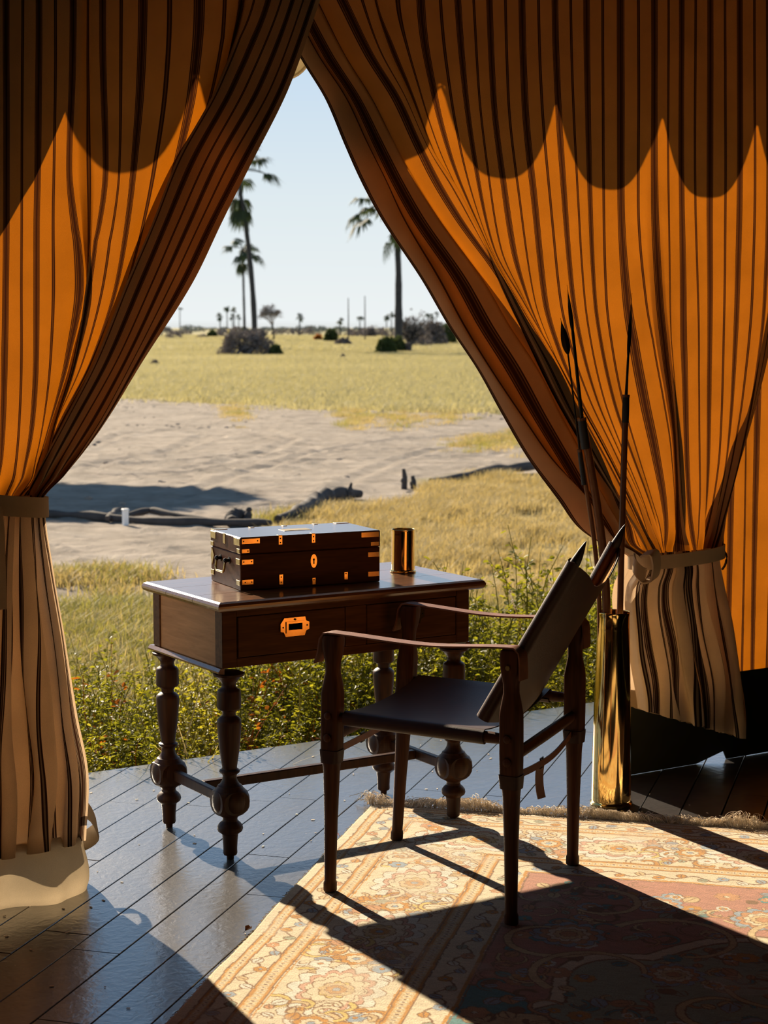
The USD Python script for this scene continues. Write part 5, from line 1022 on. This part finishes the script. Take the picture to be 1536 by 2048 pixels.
# flowers, leaves and scrolls strewn over the field
for _ in range(520):
    q_ = (rngp.uniform(.62, 1.42), rngp.uniform(.62, 1.88)); rr_ = math.hypot((q_[0] - ca) / .92, (q_[1] - cb) / 1.12); k = rngp.random()
    if abs(rr_ - .52) < .03: continue
    if k < .16: flower(q_, rngp.uniform(.014, .034), rngp.uniform(0, 6), [(BLU, RUST, CRM), (RUST, CRM), (ORG, BLU), (PALE, ORG, BLU), (TEAL, ORG)][rngp.integers(5)], 7, .1)
    elif k < .55: leaf(q_, rngp.uniform(.025, .055), rngp.uniform(0, 6), [BLU, TAN_, TEAL, RUST, GRN, BRN][rngp.integers(6)])
    elif k < .80: curl(q_, rngp.uniform(.02, .05), rngp.uniform(0, 6), [TAN_, RUST, BRN, TEAL, ROSE][rngp.integers(5)], .004, 4.4, rngp.choice([-1, 1]))
for (c_, R_) in (((.76, 1.06), .090), ((1.03, 1.28), .075), ((1.24, 1.62), .12), ((.95, .78), .070), ((1.22, .84), .085), ((1.05, 1.72), .08)):
    flower(c_, R_, rngp.uniform(0, 6), (BLU, RUST, CRM, TAN_, RUST), 10, .06)
for c_, R_, rt in (((.72, 1.10), .13, .6), ((.86, 1.30), .16, 2.2), ((1.02, 1.05), .17, 3.6), ((1.26, 1.30), .18, 5.0), ((1.30, .95), .13, 1.2), ((.80, .80), .12, 4.4), ((1.15, 1.48), .11, .9)):
    curl(c_, R_, rt, TAN_, .011, 4.0, 1)
# worn end where the weave shows, faded pile
wear = np.clip(1 - bw_ / .06, 0, 1) * (.65 + .35 * (np.sin(aw_ * 900) > 0)); C[:] = C * (1 - .8 * wear[..., None]) + .8 * wear[..., None] * np.array((.62, .50, .34))
bare = np.clip((fbm(np.stack([A2 * 6, B2 * 6, 0 * A2], -1), 4, 17) - .62) * 5, 0, .35)[..., None]; C[:] = C * (1 - bare) + bare * np.array((.60, .50, .36))
C *= (.66 + .36 * fbm(np.stack([A2 * 40, B2 * 170, 0 * A2], -1), 3, 18))[..., None]
edge_in = .002 * np.sin(B2 * 11) + .006 * (fbm(np.stack([0 * A2, B2 * 6, 0 * A2], -1), 3, 31) - .5)
Zr = .0068 + .0016 * (fbm(np.stack([A2 * 5, B2 * 5, 0 * A2], -1), 3, 32) - .5) * 2
brd = (A2 <= 0) | (B2 <= 0) | (A2 >= av[-1]) | (B2 >= bv[-1]); Zr[brd] = .0006
Pr = RC + (A2 + edge_in * np.clip(1 - A2 / .3, 0, 1))[..., None] * ra + B2[..., None] * rb; Pr[..., 2] = Zr
v, q = grid(Pr); tm = tri(v, q)
if tm.face_normals[0, 2] + tm.face_normals[len(tm.faces) // 2, 2] < 0: tm.invert()
rg = thing('rug', 'worn oriental rug with cream, rose and green flowers lying on the dark boards', 'rug')
pile = obj('pile', tm, 'rug_pile', rg, smooth=True)
UsdGeom.PrimvarsAPI(pile).CreatePrimvar('weave', Sdf.ValueTypeNames.Color3fArray, 'vertex').Set(Vt.Vec3fArray.FromNumpy(np.clip(C.reshape(-1, 3), 0, 1).astype(np.float32)))
# tangled fringe: thousands of wool threads in twisted bundles
rngf = np.random.default_rng(14); vs, fs, o = [], [], 0
def thread(pts, r):
    global o
    p = np.asarray(pts); t_ = np.gradient(p, axis=0); t_ /= np.linalg.norm(t_, axis=1, keepdims=True) + 1e-9; s_ = np.cross(t_, V(0, 0, 1)) + 1e-6; s_ /= np.linalg.norm(s_, axis=1, keepdims=True); u_ = np.cross(s_, t_)
    k = np.arange(3) * 2 * PI / 3; Q = p[:, None] + r * (np.cos(k)[None, :, None] * s_[:, None] + np.sin(k)[None, :, None] * u_[:, None]); v_, q_ = grid(Q, True); vs.append(v_); fs.append(np.vstack([q_[:, [0, 1, 2]], q_[:, [0, 2, 3]]]) + o); o += len(v_)
for a_ in np.arange(-.01, RA, .0021):
    drift = .16 * (noise(V([a_ * 9, 3.3, 0]), 3)[0] - .5) + .07 * (noise(V([a_ * 31, 1.3, 0]), 4)[0] - .5); hgt_ = .012 + .030 * noise(V([a_ * 14, 8.1, 0]), 6)[0] ** 2
    for _ in range(3):
        st0 = RC + ra * (a_ + rngf.normal(0, .002)) + rb * rngf.uniform(0, .012); L_ = rngf.uniform(.028, .080); dv = -rb * rngf.uniform(.25, 1.0) + ra * (drift * 14 + rngf.normal(0, .5)); dv /= np.linalg.norm(dv)
        hh = hgt_ * rngf.uniform(.3, 1.2); pts = [st0 + V(0, 0, .006), st0 + dv * L_ * .35 + V(0, 0, .006 + hh), st0 + dv * L_ * .7 + V(0, 0, .004 + hh * .8) + rngf.normal(0, .004, 3), st0 + dv * L_ + V(0, 0, .003 + hh * rngf.uniform(0, .7)) + rngf.normal(0, .004, 3)]
        pts = np.array(pts); pts[:, 2] = np.maximum(pts[:, 2], .0015); thread(smooth_path(pts, 9), .0008)
obj('fringe', trimesh.Trimesh(np.vstack(vs), np.vstack(fs), process=False), 'fringe_wool', rg, kind='stuff')
vs, fs, o = [], [], 0
for b_ in np.arange(.0, 1.9, .004):
    st0 = RC + ra * (.002 + np.interp(b_, bv, edge_in[:, 0])) + rb * b_; dv = -ra * rngf.uniform(.3, 1) + rb * rngf.normal(0, .5); L_ = rngf.uniform(.004, .012); thread([st0 + V(0, 0, .004), st0 + dv * L_ * .6 + V(0, 0, .004), st0 + dv * L_ + V(0, 0, .0015)], .0007)
obj('frayed_edge', trimesh.Trimesh(np.vstack(vs), np.vstack(fs), process=False), 'fringe_wool', rg, kind='stuff')

# ------------------------------------------------------------------ litter
rngl = np.random.default_rng(6)
p = at_z(490, 1866); t = thing('dry_leaf', 'curled dry brown leaf lying on the boards at the rug edge', 'leaf', V(p[0], p[1], .001))
lv, lf = leaf_mesh(V(0, 0, .004), V(1, .4, .1), V(.2, 0, 1), .026, .014); lv[[1, 2, 4, 5], 2] += .006; obj('blade', trimesh.Trimesh(np.vstack([lv, lv + (0, 0, .0006)]), np.vstack([lf, lf[:, ::-1] + 7]), process=False), 'dry_leaf', t); obj('stalk', tube([V(0, 0, .003), V(-.006, -.002, .002)], .0006, 4), 'dry_leaf', t)
p = at_z(679, 1676); t = thing('fallen_petal', 'small bright red petal lying on the boards behind the near chair leg', 'petal', V(p[0], p[1], .001))
lv, lf = leaf_mesh(V(0, 0, .002), V(.2, 1, .5), V(1, 0, .6), .018, .009); obj('blade', trimesh.Trimesh(np.vstack([lv, lv + (.0005, 0, .0005)]), np.vstack([lf, lf[:, ::-1] + 7]), process=False), 'red_petal', t); obj('stalk', tube([V(0, 0, .002), V(-.002, -.006, .001)], .0006, 4), 'dry_leaf', t)
fl_ = []
for _ in range(120):
    p = V(rngl.uniform(-.9, 1.6), rngl.uniform(-1.1, 1.05), .0005); s_ = rngl.uniform(.002, .006); b_ = moved(cbox((-s_, -s_ * .5, 0), (s_, s_ * .5, .0012), .0003), None, rz(rngl.uniform(0, 6))); b_.apply_translation(p); fl_.append(b_)
obj('debris', cat(fl_), 'fringe_wool', label='specks of dust and paint flakes scattered on the boards', cat='debris', kind='stuff')
